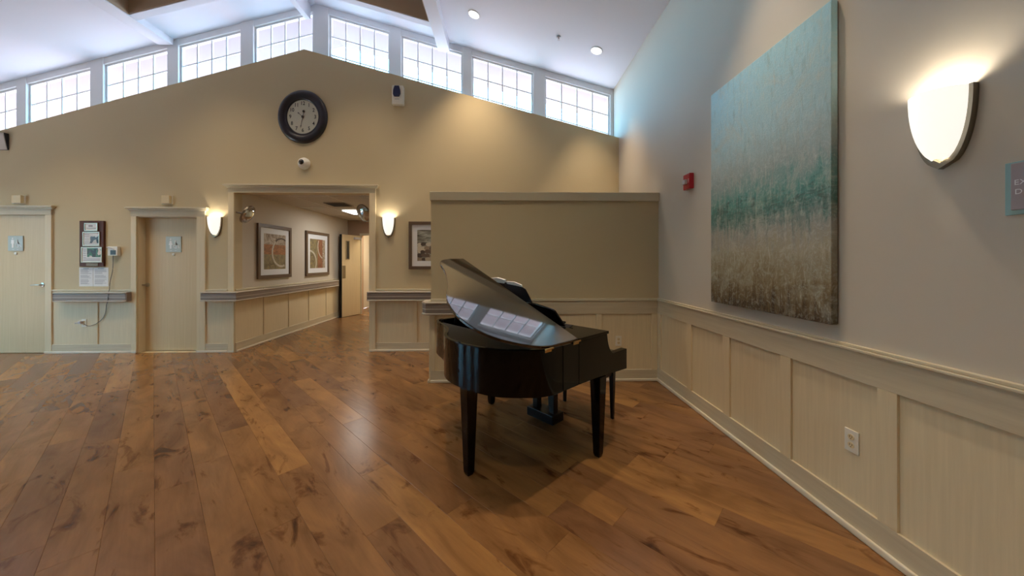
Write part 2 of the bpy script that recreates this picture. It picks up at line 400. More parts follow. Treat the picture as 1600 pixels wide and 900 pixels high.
# ---- clerestory: white posts, header, ledge behind the gable wall, nine windows
win_px = [(-62, 28), (43, 143), (163, 263), (280, 377), (397, 490), (514, 609), (627, 723), (737, 833), (851, 953)]
wx = [(onY(a, 300, YW).x, onY(b, 300, YW).x) for a, b in win_px]
def gtop(x): return APZ-(GSL*(APX-x) if x < APX else (APZ-GZR)/(XR-APX)*(x-APX))
def zbot(x): return gtop(x)+.02
def ztop(x): return roof(x)-.10
cw = struct_empty('wall_clerestory', (RX, YW, 3.3))
edges = [XL]+[v for p in wx for v in p]+[XR]
for k in range(0, len(edges)-1, 2):
    a, b = edges[k], edges[k+1]
    if b-a < .005: continue
    obj('post', MB().prism([(a, zbot(a)-.3), (b, zbot(b)-.3), (b, roof(b)+.02), (a, roof(a)+.02)], XZ(YW), .02, -.10), TRIMW, cw, bevel=.004)
for a, b in ((XL, RX), (RX, XR)):
    obj('header', MB().prism([(a, ztop(a)), (b, ztop(b)), (b, roof(b)+.02), (a, roof(a)+.02)], XZ(YW), .01, -.10), TRIMW, cw)
    obj('sill_wall', MB().prism([(a, zbot(a)-.5), (b, zbot(b)-.5), (b, zbot(b)), (a, zbot(a))], XZ(YW), 0, -.10), WHITE, cw)
for a, b in ((XL, APX), (APX, XR)):
    obj('ledge', MB().hexa([(a,YF+GT,gtop(a)-.06),(b,YF+GT,gtop(b)-.06),(b,YW,gtop(b)-.06),(a,YW,gtop(a)-.06),(a,YF+GT,gtop(a)-.02),(b,YF+GT,gtop(b)-.02),(b,YW,gtop(b)-.02),(a,YW,gtop(a)-.02)]), WHITE, cw)
for k, (a, b) in enumerate(wx):
    w = struct_empty('window_%d' % (k+1), ((a+b)/2, YW, zbot((a+b)/2)))
    sg = (ztop(b)-ztop(a))/(b-a)
    f = .028
    def par(x0, x1, h0, h1):      # parallelogram following the roof slope; heights are measured down from the head line
        return [(x0, ztop(x0)-h1), (x1, ztop(x1)-h1), (x1, ztop(x1)-h0), (x0, ztop(x0)-h0)]
    if a < RX < b: pass
    hh = max(ztop(a)-zbot(a), ztop(b)-zbot(b))
    fr = MB()
    fr.prism(par(a, b, 0, .03), XZ(YW), -.02, -.07); fr.prism(par(a, a+f, .03, hh), XZ(YW), -.02, -.07); fr.prism(par(b-f, b, .03, hh), XZ(YW), -.02, -.07)
    obj('window_frame', fr, TRIMW, w)
    x0, x1 = a+f, b-f; ncol = 4; step = .305; cw_ = (x1-x0)/ncol; mw = .009
    for c in range(1, ncol):
        xm = x0+c*cw_; obj('muntin', MB().prism(par(xm-mw, xm+mw, .03, hh), XZ(YW), -.030, -.055), TRIMW, w)
    rows = []; h = .03
    while h < hh-.02:
        h1 = min(h+step, hh); rows.append((h, h1)); h = h1
    for r, (h0, h1) in enumerate(rows):
        if r: obj('muntin', MB().prism(par(x0, x1, h0-mw, h0+mw), XZ(YW), -.032, -.053), TRIMW, w)
        for c in range(ncol):
            obj('pane', MB().prism(par(x0+c*cw_, x0+(c+1)*cw_, h0, h1), XZ(YW), -.041, -.045), GLASS, w)
# exterior eave soffit beyond the windows
sof = MB()
for a, b in ((XL-1, RX), (RX, XR+1)):
    za, zb = roof(a)-.09, roof(b)-.09
    sof.hexa([(a,YW+.1,za),(b,YW+.1,zb),(b,YW+.95,zb),(a,YW+.95,za),(a,YW+.1,za+.15),(b,YW+.1,zb+.15),(b,YW+.95,zb+.15),(a,YW+.95,za+.15)])
struct('trim_1', sof, EXT)

# ---- corridor beyond the opening
XHR = XO2+1.2
wall_hall_left = struct('wall_hall_left', boxmb((XH-.1, YF+GT, 0), (XH, YH2, 2.9)), GREIGE)
struct('wall_hall_right', boxmb((XO2, YF+GT, 0), (XO2+.1, YHE, 2.9)), PAINT)
DFX = -3.80
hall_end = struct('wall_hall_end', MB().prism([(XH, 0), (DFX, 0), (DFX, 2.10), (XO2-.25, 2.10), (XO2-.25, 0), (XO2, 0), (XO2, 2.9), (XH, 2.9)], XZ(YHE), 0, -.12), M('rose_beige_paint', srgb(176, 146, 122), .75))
struct('wall_hall_back', MB().box((XH-.1, YH2, -.1), (XO2+.2, YH2+.1, 2.9)).box((XO2, YHE+.12, -.1), (XO2+.1, YH2, 2.9)), PAINT)
hall_ceil = struct('ceiling_hall', boxmb((XH, YF+GT, ZHC), (XO2, YH2, ZHC+.05)), TILE)
# suspended grid
xs = [XH+.02+k*.61 for k in range(0, 4)]; ys = [YF+GT+.25+k*1.22 for k in range(0, 4)]
for x in xs[1:]: obj('grid_bar', boxmb((x-.012, YF+GT, ZHC-.006), (x+.012, YHE, ZHC+.002)), GRID, hall_ceil)
for y in ys: obj('grid_bar', boxmb((XH, y-.012, ZHC-.006), (XO2, y+.012, ZHC+.002)), GRID, hall_ceil)

# ---- half wall in front of the gable wall
YP = 4.01; PX0 = onY(673.3, 400, YP).x; PT = .13; PZ = 2.13
partition = struct('wall_partition', boxmb((PX0, YP, 0), (XR, YP+PT, PZ)), PAINT)
cap0 = onY(671.4, 300, YP-.03)
obj('cap_board', boxmb((cap0.x, YP-.03, 2.115), (XR-.001, YP+PT+.03, 2.215)), TRIM, partition, bevel=.004)

# ---- wainscot builders
def wains_X(par, x0, x1, y0, battens, rail='board', zc=.975, base=.135, bw=.04, left_end=False, right_end=False, proud=.018):
    """wainscot on a wall facing -Y; battens = list of (x0, x1)"""
    P = XZ(y0)
    if rail == 'board':
        obj('rail_board', MB().prism(rect(x0, .79, x1, .945), P, 0, proud), WHX, par, bevel=.002)
        obj('chair_rail', MB().prism(rect(x0, .945, x1, .958), P, 0, .028).prism(rect(x0, .958, x1, zc), P, 0, .022), TRIM, par, bevel=.003)
        top = .79
    else:
        obj('chair_rail', MB().prism(rect(x0, .948, x1, zc), P, 0, .02), TRIM, par, bevel=.003); top = .948
    obj('base_board', MB().prism(rect(x0, 0, x1, base), P, 0, proud), WHX, par, bevel=.002)
    obj('shoe_moulding', MB().prism(rect(x0, 0, x1, .032), P, proud, proud+.016), SHOE, par, bevel=.006)
    ed = [x0]+[v for b in battens for v in b]+[x1]
    for b0, b1 in battens: obj('batten', MB().prism(rect(b0, base, b1, top), P, 0, proud), WV, par, bevel=.002)
    for k in range(0, len(ed)-1, 2):
        if ed[k+1]-ed[k] > .03: obj('panel', MB().prism(rect(ed[k], base, ed[k+1], top), P, 0, .005), WV, par)
def fx(px): return onY(px, 450, YF-.018).x
CAS = .095
sec1 = (onY(83, 500, YF).x, onY(207, 500, YF).x); sec2 = (onY(322.5, 500, YF).x, onY(357, 500, YF).x); sec3 = (onY(587, 500, YF).x, XR)
wains_X(wall_far, *sec1, YF, [(fx(146), fx(152.5))], rail='cap')
wains_X(wall_far, *sec2, YF, [], rail='cap')
wains_X(wall_far, *sec3, YF, [(fx(643.5), fx(651.5)), (fx(700), fx(708))], rail='cap')
def fp(px): return onY(px, 500, YP-.018).x
wains_X(partition, PX0, XR-.02, YP, [(PX0, fp(679.5)), (fp(772), fp(780)), (fp(852), fp(860)), (fp(931.7), fp(941)), (fp(1018), XR-.02)], zc=.972)
# panelling round the exposed end of the half wall
obj('end_board', boxmb((PX0-.018, YP-.018, 0), (PX0, YP+PT+.018, .945)), WV, partition, bevel=.002)
obj('shoe_moulding', boxmb((PX0-.034, YP-.034, 0), (PX0-.018, YP+PT, .032)), SHOE, partition, bevel=.006)
# right wall
def wains_right():
    P = YZ(XR); y0, y1 = YB, YP-.001; par = wall_right
    obj('rail_board', MB().prism(rect(y0, .795, y1, .945), P, 0, .018), WHY, par, bevel=.002)
    obj('chair_rail', MB().prism(rect(y0, .945, y1, .960), P, 0, .030).prism(rect(y0, .960, y1, .976), P, 0, .022), TRIM, par, bevel=.004)
    obj('base_board', MB().prism(rect(y0, 0, y1, .155), P, 0, .018), WHY, par, bevel=.002)
    obj('shoe_moulding', MB().prism(rect(y0, 0, y1, .038), P, .018, .034), SHOE, par, bevel=.008)
    c = [3.94, 3.313, 2.753, 2.165, 1.578]
    while c[-1] > YB+.6: c.append(c[-1]-.582)
    w = .042
    obj('batten', MB().prism(rect(c[0]-.02, .155, y1, .795), P, 0, .018), WV, par)
    for k in range(1, len(c)):
        obj('batten', MB().prism(rect(c[k]-w, .155, c[k]+w, .795), P, 0, .018), WV, par, bevel=.002)
        obj('panel', MB().prism(rect(c[k]+w, .155, c[k-1]-(w if k > 1 else .02), .795), P, 0, .005), WV, par)
wains_right()
# corridor wainscot on the left wall (faces +X)
def wains_hall():
    P = lambda a, b, t: (XH+t, a, b); par = wall_hall_left; y0, y1 = YF, 8.6
    obj('chair_rail', MB().prism(rect(y0, .948, YHE, .975), P, 0, .02), TRIM, par, bevel=.003)
    obj('base_board', MB().prism(rect(y0, 0, YHE, .14), P, 0, .018), WHY, par, bevel=.002)
    obj('shoe_moulding', MB().prism(rect(y0, 0, YHE, .03), P, .018, .032), SHOE, par, bevel=.006)
    c = [6.03, 6.72, 7.40, 8.11, 8.8]
    prev = YF
    for q in c:
        obj('batten', MB().prism(rect(q, .14, q+.075, .948), P, 0, .016), WV, par, bevel=.002)
        obj('panel', MB().prism(rect(prev, .14, q, .948), P, 0, .005), WV, par); prev = q+.075
wains_hall()

# ---- door and opening casings
def casing(par, x0, x1, zt, crown_l, crown_r, y0=YF, wL=CAS, wR=CAS, head=.085):
    P = XZ(y0)
    for a, b in ((x0-wL, x0), (x1, x1+wR)):
        obj('casing_leg', MB().prism(rect(a, 0, b, zt), P, 0, .022), WV, par, bevel=.003)
        obj('plinth', MB().prism(rect(a-.004, 0, b+.004, .032), P, .022, .03), SHOE, par, bevel=.003)
    obj('casing_head', MB().prism(rect(x0-wL, zt, x1+wR, zt+head), P, 0, .024), WHX, par, bevel=.003)
    cr_ = MB(); z = zt+head
    for d, h0, h1 in ((.03, 0, .012), (.045, .012, .03), (.065, .03, .05), (.05, .05, .058)):
        cr_.prism(rect(x0-wL-d*.8, z+h0, x1+wR+d*.8, z+h1), P, 0, d)
    obj('crown_moulding', cr_, TRIM, par, bevel=.003)
def lever(par, x, z, y, sgn):
    m = MB(); P = lambda a, b, h: (x+a, y-h, z+b)
    m.lathe([(.0, 0), (.032, 0), (.032, .008), (.013, .012), (.012, .05), (0, .052)], P, 20)
    m.tube([(x, y-.045, z), (x+sgn*.05, y-.05, z+.002), (x+sgn*.12, y-.045, z-.004)], [.012, .010, .008], 10)
    obj('lever_handle', m, CHROME, par, smooth=True)
door1 = struct_empty('door_1', ((D1L+D1R)/2, YF, 0))
obj('door_leaf', boxmb((D1L, YF+.005, .006), (D1R-.004, YF+.05, DH-.004)), DOORW, door1, bevel=.002)
casing(door1, D1L, D1R, DH, 0, 0)
lever(door1, onY(66, 445, YF).x, onY(66, 445, YF).z, YF+.005, -1)
door2 = struct_empty('door_2', ((D2L+D2R)/2, YF, 0))
YD2 = YF+.107
obj('door_leaf', boxmb((D2L+.012, YD2, .006), (D2R-.012, YD2+.045, DH2-.012)), DOORW, door2, bevel=.002)
obj('jamb', boxmb((D2L, YF, 0), (D2L+.012, YF+GT, DH2)), WV, door2); obj('jamb', boxmb((D2R-.012, YF, 0), (D2R, YF+GT, DH2)), WV, door2)
obj('jamb', boxmb((D2L, YF, DH2-.012), (D2R, YF+GT, DH2)), WHX, door2)
casing(door2, D2L, D2R, DH2, 0, 0, wL=.08, wR=.13)
_q = onY(231, 445, YD2); lever(door2, _q.x, _q.z, YD2, -1)
for dr, px, yy in ((door1, 20, YF+.005), (door2, 273, YD2)):     # small round sign bumper dots on the doors
    pass
# corridor opening trim
opening = struct_empty('door_3', ((XH+XO2)/2, YF, 0))
casing(opening, XH, XO2, ZO, 0, 0, wL=.09, wR=.095, head=.075)
obj('jamb', boxmb((XO2-.012, YF, 0), (XO2, YF+GT, ZO)), WV, opening)
# corridor fire door standing open along the left wall, and the doorway frame
hd = struct_empty('door_4', (-3.9, 9.0, 0))
pa, pb = Vector((-4.03, 8.62, 0)), Vector((-3.815, 9.20, 0)); dd = (pb-pa).normalized(); nn = Vector((dd.y, -dd.x, 0)); LL = (pb-pa).length
def HD(a, b, t): q = pa+dd*a+nn*t; return (q.x, q.y, b)
obj('door_leaf', MB().prism(rect(0, .01, LL, 2.08), HD, 0, -.045), DOORW, hd, bevel=.002)
obj('door_edge', MB().prism(rect(-.012, .01, 0, 2.08), HD, .002, -.06), BLACKF, hd)
obj('vision_panel', MB().ring(rect(.12, 1.45, .24, 1.93), rect(.14, 1.47, .22, 1.91), HD, 0, .012), STEEL, hd)
obj('vision_glass', MB().prism(rect(.14, 1.47, .22, 1.91), HD, 0, .004), DARKP, hd)
obj('push_plate', MB().prism(rect(.02, .98, .11, 1.30), HD, 0, .01), STEEL, hd, bevel=.002)
obj('door_closer', MB().prism(rect(.38, 1.97, .60, 2.03), HD, 0, .05), GREYP, hd, bevel=.005)
fr4 = MB(); PE = XZ(YHE)
fr4.prism(rect(DFX-.05, 0, DFX, 2.15), PE, 0, .02).prism(rect(XO2-.25, 0, XO2-.2, 2.15), PE, 0, .02).prism(rect(DFX, 2.10, XO2-.25, 2.15), PE, 0, .02)
obj('door_frame', fr4, TRIM, hd)
d5 = struct_empty('door_5', (-4.0, YH2, 0))
obj('door_leaf', boxmb((XH+.05, YH2-.05, .01), (-3.2, YH2-.005, 2.05)), DOORW, d5, bevel=.002)
obj('door_frame', MB().prism(rect(-3.2, 0, -3.1, 2.12), XZ(YH2), 0, .05), TRIM, d5)

# ---- windows of the walls outside the frame (daylight)
def plain_window(n, axis, c, a0, a1, z0, z1, ncol):
    if axis == 'x': P = lambda a, b, t: (c+t, a, b)
    else: P = lambda a, b, t: (a, c+t, b)
    w = struct_empty('window_%d' % n, P((a0+a1)/2, z0, 0))
    obj('window_frame', MB().ring(rect(a0, z0, a1, z1), rect(a0+.07, z0+.07, a1-.07, z1-.07), P, -.03, .03), TRIMW, w)
    for k in range(ncol):
        b0 = a0+.07+(a1-a0-.14)*k/ncol; b1 = a0+.07+(a1-a0-.14)*(k+1)/ncol
        obj('pane', MB().prism(rect(b0, z0+.07, b1, z1-.07), P, -.004, .004), GLASS, w)
        if k: obj('mullion', MB().prism(rect(b0-.02, z0+.07, b0+.02, z1-.07), P, -.025, .025), TRIMW, w)
struct('wall_sky_blocker', boxmb((-14.3, -6, -.1), (-14, 7, 2.7)), PAINT)  # added unseen wall outside the left windows, cuts off low cyan sky light
plain_window(10, 'x', XL-.075, -.6, .2, 0, 2.7, 1); plain_window(11, 'x', XL-.075, 1.0, 1.8, 0, 2.7, 1); plain_window(12, 'x', XL-.075, 2.6, 3.8, 0, 2.7, 2)


# ================================================================== objects
# ---- handrails
PROF = [(0, .795), (.06, .795), (.075, .812), (.075, .922), (.06, .942), (0, .942)]
def rail_straight(label, fn, a0, a1, ca0=.02, ca1=.02):
    """fn(a, b, t): along, height, out of the wall"""
    t = thing('handrail', fn((a0+a1)/2, .79, 0), label, 'handrail')
    def strip(z0, z1, d): return [(a0, z0), (a1, z0), (a1, z1), (a0, z1)], d
    obj('rail_body', MB().prism(rect(a0+.004, .815, a1-.004, .918), fn, .004, .072), RAILG, t, bevel=.012)
    obj('upper_lip', MB().prism(rect(a0, .918, a1, .942), fn, .004, .08), RAILL, t, bevel=.008)
    obj('lower_lip', MB().prism(rect(a0, .795, a1, .815), fn, .004, .08), RAILL, t, bevel=.008)
    obj('groove_strip', MB().prism(rect(a0+.002, .858, a1-.002, .866), fn, .004, .076), RAILL, t)
    for a in (a0, a1):
        obj('end_cap', MB().prism(rect(a-.006, .80, a+.006, .938), fn, .002, .07), RAILG, t, bevel=.004)
    return t
PF = XZ(YF-.02)
rail_straight('short taupe handrail between the two restroom doors, under the wall plaque', PF, onY(83.5, 460, YF-.08).x, onY(198.5, 460, YF-.08).x)
rail_straight('taupe handrail right of the corridor opening, below the framed pebble picture', PF, onY(574, 460, YF-.08).x, PX0+.35)
# wrapped handrail: from door 2 round the corner into the corridor
def wrapped_rail(label, path, name='handrail'):
    """path of 2-D wall points, wall on the right-hand side; offset outwards to the left"""
    pts = [Vector(p) for p in path]; n = len(pts)
    def off(d):
        out = []
        for i in range(n):
            e1 = (pts[i]-pts[i-1]).normalized() if i else (pts[1]-pts[0]).normalized()
            e2 = (pts[i+1]-pts[i]).normalized() if i < n-1 else e1
            n1 = Vector((e1.y, -e1.x)); n2 = Vector((e2.y, -e2.x)); m = (n1+n2).normalized()
            out.append(pts[i]+m*(d/max(m.dot(n1), .3)))
        return out
    c = pts[n//2]; t = thing(name, (c.x, c.y, .79), label, 'handrail')
    for nm, z0, z1, d0, d1, mt in (('rail_body', .815, .918, .004, .072, RAILG), ('upper_lip', .918, .942, .004, .08, RAILL), ('lower_lip', .795, .815, .004, .08, RAILL), ('groove_strip', .858, .866, .004, .0765, RAILL)):
        a = off(d0); b = off(d1); poly = [tuple(p) for p in a]+[tuple(p) for p in reversed(b)]
        obj(nm, MB().prism(poly, XY(), z0, z1), mt, t, bevel=.008 if nm != 'groove_strip' else 0)
    return t
wrapped_rail('long taupe handrail turning from beside the restroom door into the corridor', [(onY(321, 460, YF).x, YF-.02), (XH+.02, YF-.02), (XH+.02, 8.58)])
# half wall rail: from behind its end round the nose to the front
wrapped_rail('taupe bumper handrail wrapped around the end of the half wall, behind the piano', [(PX0+.10, YP+PT+.02), (PX0-.005, YP+PT+.02), (PX0-.02, YP+PT), (PX0-.02, YP), (PX0-.005, YP-.02), (PX0+.62, YP-.02)])

# ---- wall clock (slightly oval)
cl0, cl1 = onY(434.6, 140.5, YF), onY(513, 225.6, YF); ccx, ccz = (cl0.x+cl1.x)/2, (cl0.z+cl1.z)/2; cra = (cl1.x-cl0.x)/2*.985; crb = (cl0.z-cl1.z)/2*.985
def CK(a, b, h): return (ccx+a*cra, YF-h, ccz+b*crb)
t = thing('wall_clock', (ccx, YF, ccz-crb), 'large oval dark-framed wall clock high on the beige gable wall', 'clock')
obj('clock_frame', MB().lathe([(1.0, 0), (1.0, .02), (.97, .036), (.90, .048), (.82, .046), (.74, .036), (.70, .03), (.67, .032), (.645, .026), (.632, .012), (.632, 0)], CK, 64), CLOCKF, t, smooth=True)
obj('dial', MB().lathe([(0, .012), (.64, .012)], CK, 48), DIAL, t)
for hnum in range(1, 13):
    a = PI/2-hnum*PI/6
    def NF(x, y, h, a=a): return (ccx+.505*cra*math.cos(a)+x*.86, YF-.0125-h, ccz+.505*crb*math.sin(a)+y)
    st = str(hnum)
    for di, dch in enumerate(st):
        ox = (di-(len(st)-1)/2)*.042
        obj('numeral', text_mb(dch, .080, lambda x, y, h, NF=NF, ox=ox: NF(x+ox, y, h), 0, bold=.0016), INK, t)
def hand(name, ang, length, wid, tail):
    u = Vector((math.sin(ang), math.cos(ang))); v = Vector((u.y, -u.x)); pl = [u*-tail-v*.004, u*-tail*.6-v*.003, u*length*.75-v*wid*.35, u*length*.8-v*wid, u*length, u*length*.8+v*wid, u*length*.75+v*wid*.35, u*-tail*.6+v*.003, u*-tail+v*.004]
    obj(name, MB().prism([tuple(p) for p in pl], lambda a, b, h: (ccx+a, YF-.015-h, ccz+b), 0, .002), INK, t)
hand('hour_hand', math.radians(-48), .105, .009, .012); hand('minute_hand', math.radians(191), .175, .007, .085)
obj('hand_boss', MB().lathe([(.05, .014), (.05, .02), (0, .021)], CK, 16), INK, t)
obj('minute_hand_counterweight', MB().lathe([(.045, .014), (.045, .018), (0, .019)], lambda a, b, h: CK(a+.032, b+.21, h), 14), INK, t)

# ---- dome camera
q = onY(475, 255.5, YF-.02); t = thing('dome_camera', (q.x, YF, q.z-.085), 'white dome security camera with dark lens just below the clock', 'camera')
P = lambda a, b, h: (q.x+a, YF-h, q.z+b)
obj('housing', MB().lathe([(.09, 0), (.09, .025), (.084, .04), (.075, .06), (.05, .085), (0, .095)], P, 32, cap0=True), WPLAST, t, smooth=True)
obj('lens_dome', MB().lathe([(.048, .056), (.046, .078), (.034, .098), (.018, .108), (0, .11)], lambda a, b, h: P(a-.004, b+.006, h), 24), LENS, t, smooth=True)
# ---- white and blue dispenser
a0, a1 = onY(612.3, 133, YF-.08), onY(630, 163, YF-.08)
t = thing('air_freshener_dispenser', ((a0.x+a1.x)/2, YF, a1.z), 'white air freshener dispenser with navy oval front, right of the clock', 'dispenser')
obj('dispenser_case', boxmb((a0.x, YF-.085, a1.z), (a1.x, YF, a0.z)), WPLAST, t, bevel=.012)
cx, cz = onY(620, 143, YF-.085).x, onY(620, 143, YF-.085).z
obj('navy_front', MB().prism([(cx-.035, cz+.09), (cx+.035, cz+.09), (cx+.055, cz+.02), (cx+.058, cz-.04), (cx+.04, cz-.08), (cx-.04, cz-.08), (cx-.058, cz-.04), (cx-.055, cz+.02)], XZ(YF-.085), 0, .012), NAVY, t, bevel=.008)
obj('label_strip', MB().prism(rect(cx-.035, a1.z+.075, cx+.035, a1.z+.082), XZ(YF-.085), 0, .001), GREYINK, t)
# ---- speaker at the left edge
q0, q1 = onY(-24, 206, YF-.22), onY(10.5, 233.5, YF-.02)
t = thing('wall_speaker', (q1.x-.18, YF, q1.z), 'pale grilled wall speaker with black side at the far left end of the gable wall', 'speaker')
xs1, zb_, zt_ = onY(10.2, 220, YF-.03).x, onY(10, 234, YF-.03).z, onY(10, 208, YF-.03).z
sidep = [(YF-.003, zb_), (YF-.014, zb_), (YF-.05, zt_-.04), (YF-.056, zt_), (YF-.003, zt_)]
obj('speaker_case', MB().prism(sidep, lambda a, b, h: (xs1-h, a, b), 0, .42), DARKP, t, bevel=.006)
obj('grille', MB().prism([(YF-.016, zb_+.004), (YF-.024, zb_+.004), (YF-.064, zt_-.035), (YF-.058, zt_-.004)], lambda a, b, h: (xs1-h, a, b), .004, .41), GRILLE, t, bevel=.002)

# ---- small boxes above the doors
for (xa, ya, xb, yb), lab in (((14, 304.5, 34, 317.5), 'small cream call-light box above the leftmost restroom door'), ((249, 305, 266, 318.5), 'small cream call-light box above the second restroom door')):
    p0, p1 = onY(xa, ya, YF-.05), onY(xb, yb, YF-.05)
    t = thing('call_light', ((p0.x+p1.x)/2, YF, p1.z), lab, 'signal light', 'call lights above the doors')
    xm = p0.x+(p1.x-p0.x)*.4
    obj('back_plate', boxmb((p0.x, YF-.02, p1.z), (p1.x, YF, p0.z)), WPLAST, t, bevel=.003)
    obj('lens_cover', boxmb((xm-.03, YF-.06, p1.z+.004), (p1.x-.006, YF-.02, p0.z-.004)), CREAMP, t, bevel=.006)

# ---- restroom signs
def circ(cx, cz, r, n=18, a0=0, a1=2*PI): return [(cx+r*math.cos(a0+(a1-a0)*k/n), cz+r*math.sin(a0+(a1-a0)*k/n)) for k in range(n)]
def restroom_sign(xa, ya, xb, yb, y, lab, woman):
    p0, p1 = onY(xa, ya, y), onY(xb, yb, y); x0, x1, z1, z0 = p0.x, p1.x, p0.z, p1.z; w = x1-x0; h = z1-z0
    t = thing('restroom_sign', ((x0+x1)/2, y, z0), lab, 'sign'); P = XZ(y)
    obj('sign_plate', MB().prism(rect(x0, z0, x1, z1), P, 0, .012), SIGNG, t, bevel=.003)
    fx_ = lambda u: x0+u*w; fz = lambda v: z0+v*h
    m = MB(); Q = P; d0, d1 = .012, .0145
    m.prism(circ(fx_(.33), fz(.82), .055*w), Q, d0, d1)
    if woman: body = [(.28, .73), (.38, .73), (.45, .45), (.39, .45), (.385, .22), (.275, .22), (.27, .45), (.21, .45)]
    else: body = [(.24, .73), (.42, .73), (.43, .48), (.385, .48), (.385, .2), (.275, .2), (.275, .48), (.23, .48)]
    m.prism([(fx_(a), fz(b)) for a, b in body], Q, d0, d1)
    obj('person_symbol', m, SIGNW, t)
    m = MB()   # wheelchair: wheel arc, seated figure
    cx, cz = fx_(.66), fz(.36); n = 16; ou = [(cx+.135*w*math.cos(a), cz+.135*w*math.sin(a)) for a in [math.radians(120+i*250/n) for i in range(n+1)]]
    inn = [(cx+.10*w*math.cos(a), cz+.10*w*math.sin(a)) for a in [math.radians(120+i*250/n) for i in range(n+1)]]
    m.prism(ou+inn[::-1], Q, d0, d1)
    m.prism(circ(fx_(.63), fz(.70), .04*w, 14), Q, d0, d1)
    m.prism([(fx_(a), fz(b)) for a, b in ((.605, .65), (.655, .65), (.67, .44), (.79, .44), (.86, .24), (.90, .26), (.82, .48), (.685, .48), (.68, .52), (.61, .50))], Q, d0, d1)
    obj('wheelchair_symbol', m, SIGNW, t)
    for k, q in enumerate((.3, .6)): obj('braille_dots', MB().prism(rect(fx_(q), fz(.08), fx_(q+.12), fz(.10)), Q, d0, d1), SIGNW, t)
    bx, bz = fx_(.5), z0-.03
    return t
restroom_sign(14, 368.5, 37.5, 392, YF+.005, 'square sage restroom sign with white symbols on the leftmost door', False)
restroom_sign(260, 369.5, 284, 394, YD2, 'square sage restroom sign with white symbols on the recessed second door', True)
for px, py, y, lab in ((25.5, 396, YF+.005, 'tiny white round bumper below the sign on the leftmost door'), (272, 397.5, YD2, 'tiny white round bumper below the sign on the second door')):
    q = onY(px, py, y)
    tag(obj('door_bumper', MB().lathe([(.022, 0), (.02, .012), (0, .016)], lambda a, b, h: (q.x+a, y-h, q.z+b), 16, cap0=True), WPLAST, smooth=True), lab, 'bumper')

# ---- plaque with certificates
p0, p1 = onY(124.3, 345, YF-.025), onY(162.3, 416.5, YF-.025)
t = thing('award_plaque', ((p0.x+p1.x)/2, YF, p1.z), 'dark walnut plaque holding three framed clippings between the restroom doors', 'plaque')
obj('board', boxmb((p0.x, YF-.028, p1.z), (p1.x, YF, p0.z)), WALNUT, t, bevel=.004)
def photo_mat(name, seed, cols):
    m = bpy.data.materials.new(name); m.use_nodes = True; n = m.node_tree.nodes; l = m.node_tree.links; p = n['Principled BSDF']; p.inputs['Roughness'].default_value = .25
    tc = n.new('ShaderNodeTexCoord'); mp = n.new('ShaderNodeMapping'); mp.inputs['Location'].default_value = (seed, seed*2, seed*3); mp.inputs['Scale'].default_value = (22, 22, 16)
    v = n.new('ShaderNodeTexVoronoi'); v.inputs['Scale'].default_value = 1; r = n.new('ShaderNodeValToRGB'); r.color_ramp.interpolation = 'CONSTANT'
    e = r.color_ramp.elements; e[0].position = 0; e[0].color = cols[0]; e[1].position = .8; e[1].color = cols[-1]
    for i, c in enumerate(cols[1:-1]): x = e.new((i+1)/len(cols)); x.color = c
    s = n.new('ShaderNodeSeparateColor'); l.new(tc.outputs['Object'], mp.inputs[0]); l.new(mp.outputs[0], v.inputs['Vector']); l.new(v.outputs['Color'], s.inputs[0]); l.new(s.outputs[0], r.inputs[0]); l.new(r.outputs[0], p.inputs['Base Color']); return m
PH1 = photo_mat('group_photo_dark', 3.1, [srgb(30, 30, 36), srgb(70, 66, 70), srgb(200, 190, 184), srgb(44, 46, 52)])
PH2 = photo_mat('group_photo_green', 8.7, [srgb(34, 34, 36), srgb(70, 140, 100), srgb(220, 206, 196), srgb(64, 110, 84), srgb(40, 50, 46)])
for (xa, ya, xb, yb), ph, box in (((132.6, 348.5, 153.3, 361), None, None), ((130, 362.3, 156.3, 384.5), PH1, (.42, .2, .95, .75)), ((127.6, 386, 160, 410), PH2, (.28, .35, .93, .92))):
    a, b = onY(xa, ya, YF-.03), onY(xb, yb, YF-.03); w = b.x-a.x; h = a.z-b.z; P = XZ(YF-.028)
    f = obj('clipping_frame', MB().ring(rect(a.x, b.z, b.x, a.z), rect(a.x+.012, b.z+.012, b.x-.012, a.z-.012), P, 0, .012), SILV, t, bevel=.002)
    obj('clipping', MB().prism(rect(a.x+.012, b.z+.012, b.x-.012, a.z-.012), P, 0, .005), PAPER, f)
    if box:
        obj('photograph', MB().prism(rect(a.x+w*box[0], b.z+h*box[1], a.x+w*box[2], b.z+h*box[3]), P, .005, .007), ph, f)
        ln = MB()
        for k in range(5): ln.prism(rect(a.x+.1*w, b.z+h*(.3+k*.12), a.x+w*(box[0]-.05), b.z+h*(.33+k*.12)), P, .005, .0065)
        for k in range(2): ln.prism(rect(a.x+.1*w, b.z+h*(.12+k*.09), a.x+w*.9, b.z+h*(.15+k*.09)), P, .005, .0065)
        obj('print_lines', ln, GREYINK, f)['kind'] = 'stuff'
    else:
        obj('print_lines', MB().prism(rect(a.x+.3*w, b.z+h*.55, a.x+w*.6, b.z+h*.72), P, .005, .0065).prism(rect(a.x+.15*w, b.z+h*.3, a.x+w*.85, b.z+h*.38), P, .005, .0065), GREYINK, f)['kind'] = 'stuff'
a, b = onY(135, 411, YF-.03), onY(153.5, 415.5, YF-.03)
obj('name_plate', boxmb((a.x, YF-.034, b.z), (b.x, YF-.028, a.z)), M('aged_brass_plate', srgb(128, 108, 76), .4), t, bevel=.002)
